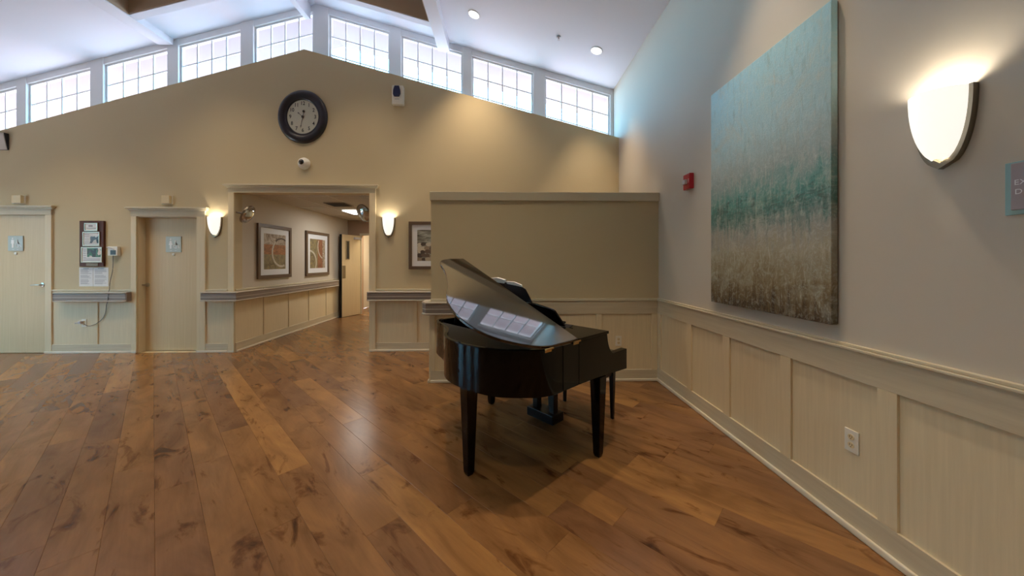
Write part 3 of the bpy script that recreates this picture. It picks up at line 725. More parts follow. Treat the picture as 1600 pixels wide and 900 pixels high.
# ---- two notice sheets
for (xa, xb), lab in (((123.7, 145.2), 'left white notice sheet taped below the plaque'), ((145.8, 169.3), 'right white notice sheet taped below the plaque')):
    a, b = onY(xa, 418, YF-.003), onY(xb, 447.5, YF-.003); w = b.x-a.x; h = a.z-b.z; P = XZ(YF)
    t = thing('notice_sheet', ((a.x+b.x)/2, YF, b.z), lab, 'notice', 'notice sheets under the plaque')
    obj('sheet', MB().prism(rect(a.x, b.z, b.x, a.z), P, .0005, .003), PAPER, t)
    ln = MB(); k = 0; random.seed(int(xa))
    ln.prism(rect(a.x+.3*w, b.z+.93*h, a.x+.7*w, b.z+.955*h), P, .003, .0036)
    for i in range(17):
        if i in (5, 10): continue
        ln.prism(rect(a.x+.1*w, b.z+(.86-i*.046)*h, a.x+w*random.uniform(.6, .92), b.z+(.875-i*.046)*h), P, .003, .0036)
    obj('print_lines', ln, GREYINK, t)['kind'] = 'stuff'
# ---- thermostat-like charger box and its cord, outlet
p0, p1 = onY(168.5, 385, YF-.04), onY(184, 399.5, YF-.04)
t = thing('wall_monitor', ((p0.x+p1.x)/2, YF, p1.z), 'small white monitor box with dark screen right of the plaque', 'monitor')
obj('case', boxmb((p0.x, YF-.045, p1.z), (p1.x, YF, p0.z)), WPLAST, t, bevel=.006)
s0, s1 = onY(172.5, 391, YF-.045), onY(181, 398, YF-.045); obj('screen', boxmb((s0.x, YF-.047, s1.z), (s1.x, YF-.043, s0.z)), DARKP, t)
obj('stylus', MB().tube([onY(166.5, 386.5, YF-.06), onY(172, 387.5, YF-.06), onY(178, 390, YF-.05)], [.008, .009, .006], 8), GREYP, t, smooth=True)
pts = [onY(176.5, 399, YF-.03), onY(176.6, 412, YF-.02), onY(175.5, 425, YF-.02), onY(172, 440, YF-.02), onY(171, 452, YF-.03), onY(169.5, 457, YF-.092), onY(168, 472, YF-.092), onY(166.5, 476, YF-.035), onY(165, 488, YF-.015), onY(160, 498, YF-.015), onY(150, 506, YF-.028), onY(140, 509.3, YF-.015), onY(134, 508, YF-.03), onY(131, 505.5, YF-.04)]
def sm(p, k=4):
    return [Vector(v) for v in catmull([tuple(q) for q in p], k)]
obj('power_cord', MB().tube(sm(pts), .0045, 6), ROCKB, t, smooth=True)
def outlet_plate(P, cx, cz, lab, w=.072, h=.116, t0=.005):
    t = thing('wall_outlet', P(cx, cz-h/2, t0), lab, 'outlet')
    obj('cover_plate', MB().prism(rect(cx-w/2, cz-h/2, cx+w/2, cz+h/2), P, t0, t0+.007), WPLAST, t, bevel=.002)
    for s in (1, -1):
        f = obj('receptacle', MB().prism([(cx+.017*math.cos(a)*1.0, cz+s*.021+.015*math.sin(a)) for a in [2*PI*k/14 for k in range(14)]], P, t0+.007, t0+.0095), CREAMP, t)
        for dx in (-.006, .006): obj('slot', MB().prism(rect(cx+dx-.0013, cz+s*.021-.002, cx+dx+.0013, cz+s*.021+.007), P, t0+.0095, t0+.0100), DARKP, f)
        obj('slot', MB().prism(circ(cx, cz+s*.021-.008, .0025, 8), P, t0+.0095, t0+.0100), DARKP, f)
    return t
q = onY(132.7, 504.5, YF); outlet_plate(XZ(YF), q.x, q.z, 'cream outlet plate with a plug in it below the short handrail')
pl = MB(); pl.box((q.x-.045, YF-.055, q.z-.005), (q.x-.005, YF-.015, q.z+.03)); pl.tube([(q.x-.02, YF-.05, q.z+.01), (q.x-.06, YF-.06, q.z+.012), (q.x-.085, YF-.05, q.z)], .008, 8)
tag(obj('power_plug', pl, GREYP, bevel=.004), 'grey plug adapter pushed into the outlet below the short handrail', 'plug')
q = onY(966, 532.5, YP); outlet_plate(XZ(YP), q.x, q.z, 'cream outlet plate on the half wall panelling behind the piano arm')
outlet_plate(YZ(XR), 1.75, .468, 'white outlet plate low on the right wall panelling')

# ---- sconces
def sconce(fn, label, hgt=.30, hw=.092, dep=.112, light_pos=None):
    """fn(a, b, t): a along wall, b up from the bottom, t out of the wall"""
    t = thing('wall_sconce', fn(0, 0, 0), label, 'sconce', 'lit wall sconces')
    def w(s): return hw*(1-(1-min(s, 1))**2.1)**.48
    def shell(k0, k1, ex, n=12, m=18, tk=.004):
        vs = []; fs = []
        for side, e in ((0, ex), (1, ex-tk)):
            for i in range(n+1):
                s = k0+(k1-k0)*i/n; r = max(w(s)+e, .002)
                for j in range(m+1):
                    a = PI*j/m; vs.append(fn(r*math.cos(a), .012+s*(hgt-.012)-(e if i == 0 else 0)*.4, .012+(dep/hw)*r*math.sin(a)))
        N = (n+1)*(m+1)
        for side in (0, 1):
            for i in range(n):
                for j in range(m):
                    o = side*N+i*(m+1)+j; fs.append((o, o+1, o+m+2, o+m+1))
        for j in range(m):
            o = n*(m+1)+j; fs.append((o, o+1, N+o+1, N+o))
            fs.append((j, j+1, N+j+1, N+j))
        for i in range(n):
            for j in (0, m):
                o = i*(m+1)+j; fs.append((o, o+m+1, N+o+m+1, N+o))
        return MB().add(vs, fs)
    obj('glass_bowl', shell(0.06, 1, -.004), BOWL, t, smooth=True)
    path = []
    for i in range(17): s = 1-i/16; path.append((-(w(s)+.008), s*hgt-(0.008 if i == 16 else 0)))
    path += [(-a, b) for a, b in path[::-1][1:]]
    inn = [(a*(1-.014/max(abs(a), .03)) if abs(a) > .014 else a*.3, b+.022*max(0, 1-b/.12)+.001) for a, b in path]
    obj('metal_strap', MB().prism(path+inn[::-1], fn, 0, .024), STEEL, t)
    obj('back_plate', MB().prism(path, fn, .0, .006), STEEL, t)
    ld = bpy.data.lights.new('sconce_lamp', 'POINT'); ld.energy = SCONCE_W; ld.color = (1, .92, .77); ld.shadow_soft_size = .03
    lo = bpy.data.objects.new('sconce_lamp', ld); C.objects.link(lo); lo.parent = t
    lo.location = Vector(fn(0, hgt*.80, .05))-Vector(fn(0, 0, 0))
    return t
for cxp, zb, lab in ((337.5, 370, 'small lit bowl sconce left of the corridor opening'), (607.5, 370.5, 'small lit bowl sconce right of the corridor opening')):
    q = onY(cxp, zb, YF)
    sconce(lambda a, b, t_, q=q: (q.x+a, YF-t_, q.z+b), lab)
sconce(lambda a, b, t_: (XR-t_, 1.375-a, 1.80+b), 'large lit bowl sconce on the right wall beside the painting')

# ---- framed pictures
def art_mat(name, stops, scale, dist=2.0, seed=0., rough=.6):
    m = bpy.data.materials.new(name); m.use_nodes = True; n = m.node_tree.nodes; l = m.node_tree.links; p = n['Principled BSDF']; p.inputs['Roughness'].default_value = rough
    tc = n.new('ShaderNodeTexCoord'); mp = n.new('ShaderNodeMapping'); mp.inputs['Scale'].default_value = scale; mp.inputs['Location'].default_value = (seed, seed, seed)
    z = n.new('ShaderNodeTexNoise'); z.inputs['Scale'].default_value = 1; z.inputs['Detail'].default_value = 8; z.inputs['Roughness'].default_value = .65; z.inputs['Distortion'].default_value = dist
    r = n.new('ShaderNodeValToRGB'); e = r.color_ramp.elements; e[0].position, e[0].color = stops[0]; e[1].position, e[1].color = stops[-1]
    for q, c in stops[1:-1]: x = e.new(q); x.color = c
    l.new(tc.outputs['Object'], mp.inputs[0]); l.new(mp.outputs[0], z.inputs['Vector']); l.new(z.outputs['Fac'], r.inputs[0]); l.new(r.outputs[0], p.inputs['Base Color']); return m
ART_TOP = art_mat('art_cream_grey_wash', [(.35, srgb(120, 100, 78)), (.5, srgb(176, 160, 140)), (.65, srgb(206, 196, 182))], (9, 9, 9), seed=1)
ART_RUST = art_mat('art_rust_wash', [(.3, srgb(110, 84, 58)), (.5, srgb(160, 106, 66)), (.68, srgb(190, 134, 84))], (6, 6, 14), seed=2)
ART_OLIVE = art_mat('art_olive_wash', [(.3, srgb(104, 86, 56)), (.5, srgb(136, 124, 94)), (.7, srgb(168, 146, 92))], (6, 6, 6), seed=4)
ART_RING = art_mat('art_cream_ring', [(.3, srgb(168, 156, 136)), (.7, srgb(222, 214, 198))], (20, 20, 20), seed=6)
ART_BROWN = art_mat('art_chestnut_stripe', [(.3, srgb(120, 76, 54)), (.7, srgb(166, 112, 80))], (14, 14, 6), seed=9)
ART_DARK = M('art_dark_ring', srgb(84, 66, 50), .6)
def framed(fn, a0, b0, a1, b1, fw, mw, label, cat='picture', depth=.035):
    t = thing('framed_picture', fn((a0+a1)/2, b0, 0), label, cat)
    obj('frame', MB().ring(rect(a0, b0, a1, b1), rect(a0+fw, b0+fw, a1-fw, b1-fw), fn, .002, depth), FRAMEB, t, bevel=.004)
    obj('mat_board', MB().ring(rect(a0+fw, b0+fw, a1-fw, b1-fw), rect(a0+fw+mw, b0+fw+mw, a1-fw-mw, b1-fw-mw), fn, .008, .016), MATB, t)
    return t, (a0+fw+mw, b0+fw+mw, a1-fw-mw, b1-fw-mw)
def arc(cx, cz, r0, r1, a0, a1, n=26, bx=None):
    A = [math.radians(a0+(a1-a0)*k/n) for k in range(n+1)]
    cl = (lambda p: (min(max(p[0], bx[0]), bx[2]), min(max(p[1], bx[1]), bx[3]))) if bx else (lambda p: p)
    return [cl((cx+r1*math.cos(a), cz+r1*math.sin(a))) for a in A]+[cl((cx+r0*math.cos(a), cz+r0*math.sin(a))) for a in A[::-1]]
PH_ = lambda a, b, t: (XH+t, a, b)
t, (a0, b0, a1, b1) = framed(PH_, 5.87, 1.105, 6.78, 2.055, .06, .10, 'nearer framed abstract print in the corridor, one large cream ring on rust')
h = b1-b0; w = a1-a0; bx = (a0, b0, a1, b1)
obj('art_print', MB().prism(rect(a0, b0, a1, b0+h*.42), PH_, .008, .013), ART_OLIVE, t)
obj('art_print', MB().prism(rect(a0, b0+h*.42, a1, b0+h*.70), PH_, .008, .013), ART_RUST, t)
obj('art_print', MB().prism(rect(a0, b0+h*.70, a1, b1), PH_, .008, .013), ART_TOP, t)
obj('painted_ring', MB().prism(arc(a0+w*.80, b0+h*.48, h*.37, h*.43, 130, 290, bx=bx), PH_, .013, .0145), ART_RING, t)
obj('painted_ring', MB().prism(arc(a0+w*.80, b0+h*.50, h*.37, h*.41, 45, 130, bx=bx), PH_, .013, .0142), ART_DARK, t)
t, (a0, b0, a1, b1) = framed(PH_, 7.28, 1.095, 8.22, 2.055, .06, .10, 'farther framed abstract print in the corridor, cream arcs and chestnut stripe')
h = b1-b0; w = a1-a0; bx = (a0, b0, a1, b1)
obj('art_print', MB().prism(rect(a0, b0, a0+w*.5, b1), PH_, .008, .013), ART_OLIVE, t)
obj('art_print', MB().prism(rect(a0+w*.5, b0, a0+w*.82, b1), PH_, .008, .013), ART_BROWN, t)
obj('art_print', MB().prism(rect(a0+w*.82, b0, a1, b1), PH_, .008, .013), ART_TOP, t)
obj('painted_ring', MB().prism(arc(a0, b0+h*.2, h*.36, h*.42, -30, 90, bx=bx), PH_, .013, .0145), ART_RING, t)
obj('painted_ring', MB().prism(arc(a0+w*.95, b0+h*.75, h*.40, h*.45, 150, 250, bx=bx), PH_, .013, .0145), ART_RING, t)
# pebble picture on the gable wall, partly behind the half wall
pA, pB = onY(638.3, 346, YF-.035), onY(700, 420.7, YF-.035)
PFW = XZ(YF)
t, (a0, b0, a1, b1) = framed(PFW, pA.x, pB.z, pA.x+.72, pA.z, .048, .082, 'framed photograph of pale pebbles half hidden behind the half wall')
h = b1-b0; w = a1-a0
obj('photo_print', MB().prism(rect(a0, b0, a1, b1), PFW, .008, .012), art_mat('photo_water', [(.35, srgb(60, 56, 50)), (.5, srgb(130, 128, 116)), (.66, srgb(190, 188, 174))], (2.5, 2, 14), 1.5, 3), t)
random.seed(5); pm = [M('pebble_%d' % i, srgb(*c), .7, noise=.4, nscale=50) for i, c in enumerate(((206, 190, 164), (168, 150, 128), (120, 100, 84), (224, 214, 194), (92, 78, 68)))]
grid = [(i, j) for j in range(5) for i in range(7)]
for i, j in grid:
    cx = a0+w*(i+.5+random.uniform(-.25, .25))/7; cz = b0+h*.58*(j+.45+random.uniform(-.2, .2))/5; r = random.uniform(.030, .046)
    pl = [(min(max(cx+r*1.15*math.cos(a)*random.uniform(.9, 1.1), a0), a1), min(max(cz+r*.8*math.sin(a)*random.uniform(.9, 1.1), b0), b1)) for a in [2*PI*k/10 for k in range(10)]]
    obj('printed_pebble', MB().prism(pl, PFW, .012, .0125+.0004*((i+3*j) % 5)), random.choice(pm), t)

# ---- large canvas painting on the right wall
def canvas_mat():
    m = bpy.data.materials.new('canvas_seascape_paint'); m.use_nodes = True; n = m.node_tree.nodes; l = m.node_tree.links; p = n['Principled BSDF']; p.inputs['Roughness'].default_value = .5
    tc = n.new('ShaderNodeTexCoord'); sp = n.new('ShaderNodeSeparateXYZ'); l.new(tc.outputs['Object'], sp.inputs[0])
    def noise(scale, detail=6, dist=0., rough=.6):
        mp = n.new('ShaderNodeMapping'); mp.inputs['Scale'].default_value = scale; l.new(tc.outputs['Object'], mp.inputs[0])
        z = n.new('ShaderNodeTexNoise'); z.inputs['Scale'].default_value = 1; z.inputs['Detail'].default_value = detail; z.inputs['Distortion'].default_value = dist; z.inputs['Roughness'].default_value = rough
        l.new(mp.outputs[0], z.inputs['Vector']); return z.outputs['Fac']
    def math_(op, a, b):
        x = n.new('ShaderNodeMath'); x.operation = op
        for i, q in enumerate((a, b)):
            if isinstance(q, (int, float)): x.inputs[i].default_value = q
            else: l.new(q, x.inputs[i])
        return x.outputs[0]
    zz = math_('ADD', math_('MULTIPLY', sp.outputs['Z'], 1/1.776), .5)           # 0 bottom .. 1 top
    zz = math_('ADD', zz, math_('MULTIPLY', math_('SUBTRACT', noise((2.5, 2.5, 5), 9, 1.0, .72), .5), .20))
    zz = math_('ADD', zz, math_('MULTIPLY', math_('SUBTRACT', noise((1, 26, 4.5), 6, .4, .66), .5), .26))
    r = n.new('ShaderNodeValToRGB'); e = r.color_ramp.elements
    stops = [(0, srgb(70, 52, 34)), (.05, srgb(104, 84, 54)), (.13, srgb(142, 128, 98)), (.24, srgb(168, 160, 138)), (.31, srgb(160, 158, 150)), (.355, srgb(120, 140, 134)), (.39, srgb(84, 132, 124)), (.45, srgb(88, 150, 140)), (.50, srgb(128, 160, 154)), (.56, srgb(160, 172, 166)), (.70, srgb(170, 198, 200)), (1, srgb(166, 208, 217))]
    e[0].position, e[0].color = stops[0]; e[1].position, e[1].color = stops[-1]
    for q, c in stops[1:-1]: x = e.new(q); x.color = c
    l.new(zz, r.inputs[0])
    def over(base, fac_src, lo, hi, col, mx=1.0):
        rr = n.new('ShaderNodeMapRange'); rr.inputs['From Min'].default_value = lo; rr.inputs['From Max'].default_value = hi; rr.inputs['To Max'].default_value = mx; l.new(fac_src, rr.inputs['Value'])
        x = n.new('ShaderNodeMixRGB'); l.new(rr.outputs[0], x.inputs[0]); l.new(base, x.inputs[1]); x.inputs[2].default_value = col; return x.outputs[0]
    c = over(r.outputs[0], noise((3, 3, 3), 9, 1.5, .75), .50, .72, srgb(192, 192, 178), .75)
    c = over(c, noise((14, 16, 14), 5, 3.5, .6), .50, .66, srgb(208, 218, 212), .28)
    c = over(c, noise((1, 26, 5), 7, .4, .66), .54, .74, srgb(116, 116, 98), .4)
    band = math_('SUBTRACT', 1.0, math_('MULTIPLY', math_('ABSOLUTE', math_('SUBTRACT', zz, .41), 0), 6.0))
    c = over(c, math_('MULTIPLY', noise((1, 6, 22), 6, 2.0, .65), math_('MAXIMUM', band, 0)), .36, .62, srgb(70, 88, 80), .8)
    c = over(c, noise((1, 44, 7), 6, 0, .66), .56, .76, srgb(206, 206, 192), .8)
    l.new(c, p.inputs['Base Color'])
    bp = n.new('ShaderNodeBump'); bp.inputs['Strength'].default_value = .5; bp.inputs['Distance'].default_value = .006
    l.new(noise((20, 34, 30), 8, 3.0, .7), bp.inputs['Height']); l.new(bp.outputs[0], p.inputs['Normal'])
    return m
P = YZ(XR); CV = (1.828, 1.062, 2.914, 2.838)
t = thing('canvas_painting', (XR, 2.37, 1.062), 'tall unframed teal and sand abstract canvas on the right wall', 'painting')
obj('canvas', MB().prism(rect(CV[0], CV[1], CV[2], CV[3]), P, .006, .043), canvas_mat(), t, bevel=.003)
obj('stretcher_bar', MB().ring(rect(CV[0]+.004, CV[1]+.004, CV[2]-.004, CV[3]-.004), rect(CV[0]+.05, CV[1]+.05, CV[2]-.05, CV[3]-.05), P, .0005, .006), FRAMEB, t)
# ---- fire alarm
t = thing('fire_alarm', (XR, 3.32, 2.11), 'red fire alarm strobe box on the right wall left of the painting', 'alarm')
obj('alarm_box', MB().prism(rect(3.252, 2.112, 3.372, 2.262), P, 0, .045), RED, t, bevel=.006)
obj('strobe_lens', MB().prism([(3.285, 2.158), (3.335, 2.158), (3.335, 2.205), (3.285, 2.205)], P, .045, .075), GREYP, t, bevel=.008)
obj('alarm_text', text_mb('FIRE', .022, lambda a, b, h: (XR-.045-h, 3.268+b, 2.19+a), 0), SIGNW, t)
# ---- room sign at the right edge
t = thing('room_sign', (XR, 1.11, 1.575), 'frosted teal and mauve lettered room sign on the right wall at the picture edge', 'sign')
obj('back_plate', MB().prism(rect(1.03, 1.575, 1.203, 1.764), P, 0, .008), SIGNT, t, bevel=.002)
obj('face_plate', MB().prism(rect(1.035, 1.592, 1.185, 1.758), P, .008, .014), SIGNL, t, bevel=.002)
obj('lettering', text_mb('EX', .026, lambda a, b, h: (XR-.014-h, 1.176-a, 1.688+b), 0, align='LEFT'), SIGNW, t)
obj('lettering', text_mb('D', .026, lambda a, b, h: (XR-.014-h, 1.1745-a, 1.655+b), 0, align='LEFT'), SIGNW, t)

# ---- convex corridor mirrors
def dome_mirror(pos, nrm, r, label):
    n_ = Vector(nrm).normalized(); u = n_.cross(Vector((0, 0, 1))).normalized(); v = u.cross(n_)
    P = lambda a, b, h: tuple(Vector(pos)+u*a+v*b+n_*h)
    t = thing('convex_mirror', pos, label, 'mirror')
    obj('mirror_face', MB().lathe([(r*.93, .02), (r*.75, .048), (r*.5, .068), (r*.25, .08), (0, .084)], P, 36), MIRR, t, smooth=True)
    obj('mirror_rim', MB().lathe([(r*.9, .0), (r, .004), (r, .02), (r*.96, .03), (r*.9, .026)], P, 36, cap0=True), STEEL, t, smooth=True)
    return P, t
pm_ = onX(385.5, 334.5, XH+.16)
P_, t = dome_mirror(tuple(pm_), (.89, .16, -.46), .15, 'tilted convex mirror on the corridor wall left of the nearer print')
obj('bracket', MB().tube([P_(0, 0, .0), (XH+.002, pm_.y, pm_.z+.03)], .015, 8), STEEL, t)
q = onY(574, 333, 7.0)
P_, t = dome_mirror((XO2-.30, 5.95, 2.24), (-.45, -.75, -.45), .16, 'convex mirror peeking out behind the right jamb of the corridor')
obj('bracket', MB().tube([P_(0, 0, 0), (XO2-.002, 6.05, 2.27)], .015, 8), STEEL, t)
# ---- corridor ceiling light and vent
t = thing('ceiling_light', (-3.55, 8.3, ZHC-.03), 'bright flat light panel in the corridor ceiling', 'ceiling light')
lx0, lx1 = onY(543, 328, 8.0).x, XO2-.9
def zc(px, py): r = _ray(px, py); return Vector((0, 0, H))+r*((ZHC-H)/r.z)
c0 = zc(552, 332); c1 = zc(552, 325)
cyc = 7.6; xa_ = onY(544, 330, cyc).x; xb_ = xa_+.60
obj('diffuser', boxmb((xa_, cyc-.28, ZHC-.03), (xb_, cyc+.28, ZHC-.012)), BULBH, t, bevel=.004)
obj('light_frame', MB().ring(rect(xa_-.03, cyc-.31, xb_+.03, cyc+.31), rect(xa_, cyc-.28, xb_, cyc+.28), XY(), ZHC-.02, ZHC-.0065), GRID, t)
ld = bpy.data.lights.new('corridor_lamp', 'AREA'); ld.shape = 'RECTANGLE'; ld.size = .55; ld.size_y = .5; ld.energy = 9; ld.color = (1, .97, .9)
lo = bpy.data.objects.new('corridor_lamp', ld); C.objects.link(lo); lo.parent = t; lo.location = Vector(((xa_+xb_)/2, cyc, ZHC-.04))-Vector((-3.55, 8.3, ZHC-.03))
q = zc(530, 319); t = thing('ceiling_vent', (q.x, q.y, ZHC-.02), 'dark square air vent in the corridor ceiling before the light', 'vent')
obj('vent_frame', boxmb((q.x-.2, q.y-.2, ZHC-.015), (q.x+.2, q.y+.2, ZHC-.0065)), FRAMEB, t, bevel=.003)
for k in range(5): obj('louvre', boxmb((q.x-.17, q.y-.15+k*.07, ZHC-.022), (q.x+.17, q.y-.12+k*.07, ZHC-.015)), BLACKM, t)

t = thing('ceiling_light', (-3.0, 9.95, ZHC-.03), 'ceiling light panel in the room beyond the corridor doorway', 'ceiling light')
obj('diffuser', boxmb((-3.3, 9.65, ZHC-.03), (-2.7, 10.25, ZHC-.001)), BULBH, t, bevel=.004)
ld = bpy.data.lights.new('end_room_lamp', 'AREA'); ld.shape = 'SQUARE'; ld.size = .55; ld.energy = 22; ld.color = (1, .86, .6)
lo = bpy.data.objects.new('end_room_lamp', ld); C.objects.link(lo); lo.parent = t; lo.location = (0, 0, -.01)
# ---- recessed can lights (two in view; the rest of the room's grid behind the camera)
def can_light(x, y, label, up=0., cone=88):
    z = roof(x)+up-.001; sgn = -1 if x > RX else 1; a = math.atan(SL)
    n_ = Vector((-math.sin(a) if x > RX else math.sin(a), 0, -math.cos(a))); u = Vector((0, 1, 0)); v = n_.cross(u)
    P = lambda p, q, h: tuple(Vector((x, y, z))+u*p+v*q+n_*h)
    t = thing('can_light', (x, y, z), label, 'ceiling light', 'recessed can lights')
    obj('trim_ring', MB().lathe([(.088, -.002), (.088, .006), (.072, .008), (.070, .0)], P, 32), TRIMW, t, smooth=True)
    obj('lamp_disc', MB().lathe([(0, .002), (.071, .002)], P, 28), BULB, t)
    ld = bpy.data.lights.new('can_lamp', 'SPOT'); ld.energy = CAN_W; ld.color = (1, .78, .52); ld.spot_size = math.radians(cone); ld.spot_blend = 1.0; ld.shadow_soft_size = .07
    lo = bpy.data.objects.new('can_lamp', ld); C.objects.link(lo); lo.parent = t; lo.location = n_*.03
    return t
def on_roof(px, py):
    r = _ray(px, py); zr = RZ-H+SL*RX; k = zr/(r.z+SL*r.x); return Vector((0, 0, H))+r*k      # right-hand slope: z = RZ - SL*(x-RX)
p1, p2 = on_roof(740.5, 22.5), on_roof(932, 79)
can_light(p1.x, p1.y, 'left of the two glowing can lights in the sloped ceiling, next to the beam')
can_light(p2.x, p2.y, 'right of the two glowing can lights in the sloped ceiling, above the end window', cone=62)
dX = p2.x-p1.x
can_light(-2.1, 4.1, 'can light inside the raised coffer, right of the ridge beam', .16); can_light(-4.2, 4.1, 'can light inside the raised coffer, left of the ridge beam', .16)
rows = (('second row', 2.6), ('third row', 5.2))
for nm, dy in rows:
    can_light(p1.x, p1.y-dy, 'can light beside the right beam, %s back from the windows' % nm)
    can_light(p2.x, p2.y-dy, 'can light near the right wall, %s back from the windows' % nm, cone=62)
for nm, y in (('nearest the windows', 4.0), ('in the middle row', 1.2), ('in the rearmost row', -1.6)):
    can_light(-6.4, y, 'can light in the left ceiling slope beside the beam, %s' % nm)
    can_light(-8.2, y, 'can light in the left ceiling slope close to the left wall, %s' % nm)
q = on_roof(873, 57.5)
tag(obj('sprinkler_head', MB().lathe([(.035, 0), (.03, .012), (.01, .018), (.01, .04), (.02, .044), (0, .046)], lambda a, b, h: (q.x+a, q.y+b, q.z-h), 18), GREYP, smooth=True), 'small grey sprinkler head in the ceiling between the can lights', 'sprinkler')

# ================================================================== grand piano
PB = Vector((.694, 2.449, 0)); _a = math.radians(132.2); PK = Vector((math.cos(_a), math.sin(_a), 0)); PS = Vector((-math.sin(_a), math.cos(_a), 0))*1.0
if PS.x > 0: PS = -PS
def G(s, v, z): p = PB+PS*s+PK*v; return (p.x, p.y, z)
def GZ(a, b, t): return G(a, b, t)              # plan polygon (s, v), t = height
piano = thing('grand_piano', G(.35, .65, 0), 'glossy black baby grand piano with raised lid beside the half wall', 'piano')
ZB, ZT = .602, .885
tail = catmull([(.474, -.03), (.56, -.024), (.63, .0), (.70, .05), (.77, .118), (.835, .21), (.872, .33), (.89, .47), (.885, .59), (.858, .69), (.81, .785), (.75, .86), (.685, .96), (.63, 1.09), (.595, 1.21), (.555, 1.31), (.51, 1.36), (.474, 1.375)], 4)
def inset_open(poly, d):
    return inset(poly, d)
tin = inset(tail, .022)
tin[0] = (.474, tail[0][1]+.022); tin[-1] = (.474, tail[-1][1]-.022)
m = MB(); n = len(tail)
vs = [G(a, b, ZB) for a, b in tail]+[G(a, b, ZT-.004) for a, b in tail]
o3 = inset(tail, .004); o3[0] = (.474, tail[0][1]+.004); o3[-1] = (.474, tail[-1][1]-.004)
vs += [G(a, b, ZT) for a, b in o3]+[G(a, b, ZT) for a, b in tin]+[G(a, b, ZB+.1) for a, b in tin]
fs = [tuple(range(n-1, -1, -1))]
for lv in range(4):
    for i in range(n-1): fs.append((lv*n+i, lv*n+i+1, (lv+1)*n+i+1, (lv+1)*n+i))
m.add(vs, fs)
m.add([G(*p, z) for p in (tail[0], tail[-1]) for z in (ZB, ZT-.03)], [(0, 1, 3, 2)])
obj('rim', m, BLACK, piano, smooth=True, flip=True)
obj('soundboard', MB().prism(tin, GZ, ZT-.045, ZT-.030), BLACKM, piano)
# front body: side panels (cheeks), keybed, fallboard, top board
def side(v0, v1):
    pr = [(-.33, .573), (.10, .598), (.300, .602), (.300, .884), (-.045, .884), (-.05, .855), (-.058, .82), (-.072, .785), (-.092, .755), (-.115, .736), (-.14, .728), (-.33, .728)]
    obj('cheek', MB().prism(pr, lambda a, b, t: G(a, t, b), v0, v1), BLACK, piano, bevel=.003)
    obj('side_panel', MB().prism(rect(.303, ZB, .466, .884), lambda a, b, t: G(a, t, b), v0, v1), BLACK, piano, bevel=.002)
    obj('seam_backing', MB().prism(rect(.28, ZB+.006, .49, .88), lambda a, b, t: G(a, t, b), v0+.006, v1-.006), BLACKM, piano)
side(-.03, .02); side(1.325, 1.375)
obj('keybed', MB().prism(rect(-.325, .022, .46, 1.323), GZ, .575, .64), BLACKM, piano, bevel=.003)
obj('fallboard', MB().prism([(-.32, .64), (-.32, .70), (-.06, .735), (-.04, .64)], lambda a, b, t: G(a, t, b), .022, 1.323), BLACK, piano, bevel=.004)
obj('front_panel', MB().prism(rect(-.055, .64, -.035, .884), lambda a, b, t: G(a, t, b), .022, 1.323), BLACK, piano)
obj('top_board', MB().prism(rect(-.058, -.036, .307, 1.381), GZ, .885, .905), BLACK, piano, bevel=.003)
# lid
LA = math.radians(22.5)
def LID(a, b, t): p = PB+PS*a+PK*(-.034+b*math.cos(LA)-t*math.sin(LA)); return (p.x, p.y, .905+b*math.sin(LA)+t*math.cos(LA))
lid = [(.311, 0), (.311, 1.385)]+catmull([(.47, 1.375), (.54, 1.355), (.59, 1.32), (.625, 1.26), (.66, 1.14), (.73, .98), (.815, .83), (.895, .71), (.945, .58), (.965, .43), (.935, .275), (.86, .16), (.75, .07), (.66, .022), (.58, .003)], 4)
obj('lid', MB().prism(lid, LID, -.02, 0), LIDM, piano, bevel=.004, seg=3)
q0 = G(.50, 1.30, .858); xx = LID(.50, 1.30, -.02)
qb = Vector((0, 0, H))+_ray(706, 499)*((.86-H)/_ray(706, 499).z)
d = Vector(G(.47, 1.25, .85)); obj('lid_prop', MB().tube([G(.40, 1.25, .85), LID(.36, 1.28, -.022)], .011, 8), BLACKF, piano, smooth=True)
for sc in (.61, .335):
    obj('hinge', MB().tube([G(sc-.035, -.040, .893), G(sc+.035, -.040, .893)], .006, 8).add(*[[G(sc-.03, -.0315, .872), G(sc+.03, -.0315, .872), G(sc+.03, -.0315, .893), G(sc-.03, -.0315, .893)], [(0, 1, 2, 3)]]), BRASS, piano)
def leg(s, v, ztop_, w0=.043, w1=.027):
    m = MB()
    def sq(w, z): return [G(s-w, v-w, z), G(s+w, v-w, z), G(s+w, v+w, z), G(s-w, v+w, z)]
    lv = [sq(w1*.7, 0), sq(w1*.95, .02), sq(w1, .04), sq(w0, ztop_-.03), sq(w0, ztop_)]
    vs = [p for q in lv for p in q]; fs = [(3, 2, 1, 0), (16, 17, 18, 19)]
    for k in range(4):
        for i in range(4): fs.append((k*4+i, k*4+(i+1) % 4, (k+1)*4+(i+1) % 4, (k+1)*4+i))
    obj('leg', m.add(vs, fs), BLACK, piano, bevel=.004)
leg(.806, .488, ZB); leg(0.0, .018, .585); leg(-.03, 1.25, .58)
ly = obj('pedal_lyre', MB().prism(rect(-.214, .497, -.066, .796), GZ, .028, .104), BLACKF, piano, bevel=.003)
for v in (.545, .735): obj('lyre_post', MB().prism(rect(-.162, v-.028, -.106, v+.028), GZ, .104, .576), BLACKF, ly, bevel=.003)
obj('lyre_foot', MB().prism(rect(-.16, .60, -.12, .69), GZ, 0, .028), BLACKF, ly)
for v in (.575, .645, .715): obj('pedal', MB().tube([G(-.215, v, .05), G(-.27, v, .048), G(-.30, v, .04)], [.01, .013, .012], 10), BRASS, ly, smooth=True)
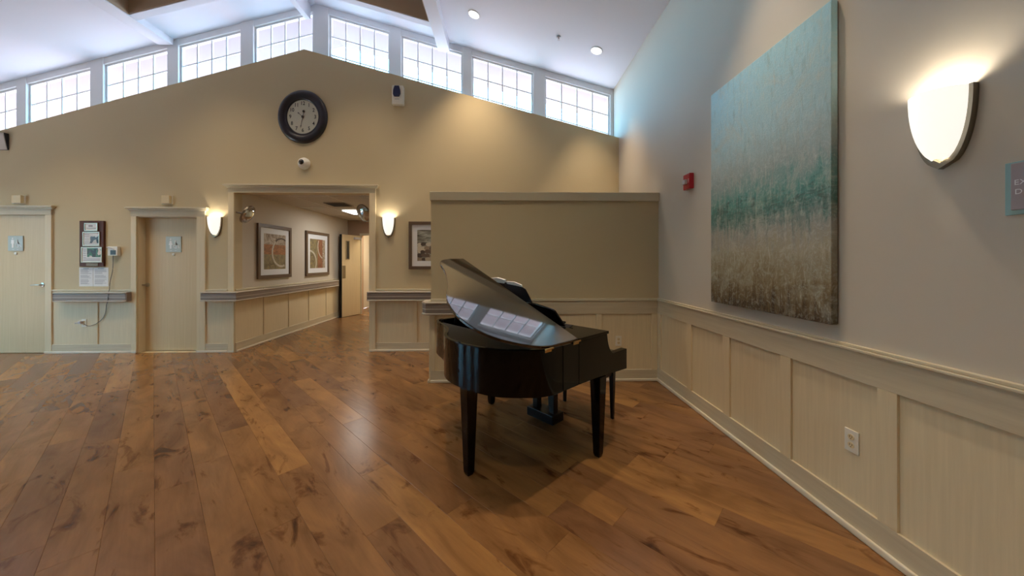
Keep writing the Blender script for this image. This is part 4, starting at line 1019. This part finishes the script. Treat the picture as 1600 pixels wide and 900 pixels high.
# the lyre box's pedals face the bench
# music desk leaning towards the tail
MT = math.radians(15)
def DESK(a, b, t): p = PB+PS*(.035+b*math.sin(MT)+t*math.cos(MT))+PK*a; return (p.x, p.y, .906+b*math.cos(MT)-t*math.sin(MT))
dk = [(.275, 0), (.315, .06), (.355, .122), (.375, .133), (.44, .146), (.54, .163), (.62, .17), (.80, .176), (.98, .17), (1.06, .160), (1.16, .140), (1.20, .122), (1.24, .06), (1.26, 0)]
desk = obj('music_desk', MB().prism(dk, DESK, 0, .018), BLACK, piano, bevel=.004)
obj('desk_ledge', MB().prism(rect(.32, 0, 1.20, .015), DESK, -.055, 0), BLACK, desk, bevel=.003)
obj('desk_slide', MB().prism(rect(.235, 0, .33, .006), DESK, -.03, .03), BLACKF, desk)
# open music binder standing on the desk
book = thing('music_binder', DESK(.9, .016, -.03), 'open black music binder with white pages propped on the piano desk', 'book')
obj('cover', MB().prism([(.605, .018), (.605, .165), (.655, .275), (.69, .292), (.885, .312), (.885, .018)], DESK, -.012, -.006), BLACKF, book)
obj('cover', MB().prism([(.895, .018), (.895, .312), (1.00, .318), (1.16, .300), (1.20, .28), (1.20, .018)], DESK, -.012, -.006), BLACKF, book)
obj('spine', MB().prism(rect(.882, .018, .90, .322), DESK, -.02, -.004), BLACKM, book)
obj('pages', MB().prism([(.70, .03), (.70, .308), (.78, .330), (.88, .332), (.88, .03)], DESK, -.022, -.013), PAPER, book)
obj('pages', MB().prism([(.90, .03), (.90, .344), (1.0, .362), (1.10, .352), (1.18, .322), (1.18, .03)], DESK, -.030, -.013), PAPER, book)
# ---- bench
bench = thing('piano_bench', G(-.47, .52, 0), 'black wooden piano bench tucked under the keyboard end of the piano', 'bench')
obj('seat', MB().prism(rect(-.625, .235, -.355, .805), GZ, .445, .49), BLACKF, bench, bevel=.01)
obj('apron', MB().ring(rect(-.61, .25, -.37, .79), rect(-.59, .27, -.39, .77), GZ, .39, .445), BLACKF, bench)
def bleg(s, v):
    def sq(w, z): return [G(s-w, v-w, z), G(s+w, v-w, z), G(s+w, v+w, z), G(s-w, v+w, z)]
    vs = sq(.013, 0)+sq(.021, .39)+sq(.021, .445); fs = [(3, 2, 1, 0), (8, 9, 10, 11)]
    for k in range(2):
        for i in range(4): fs.append((k*4+i, k*4+(i+1) % 4, (k+1)*4+(i+1) % 4, (k+1)*4+i))
    obj('leg', MB().add(vs, fs), BLACKF, bench, bevel=.003)
for s_, v_ in ((-.375, .785), (-.605, .785), (-.605, .255), (-.375, .255)): bleg(s_, v_)
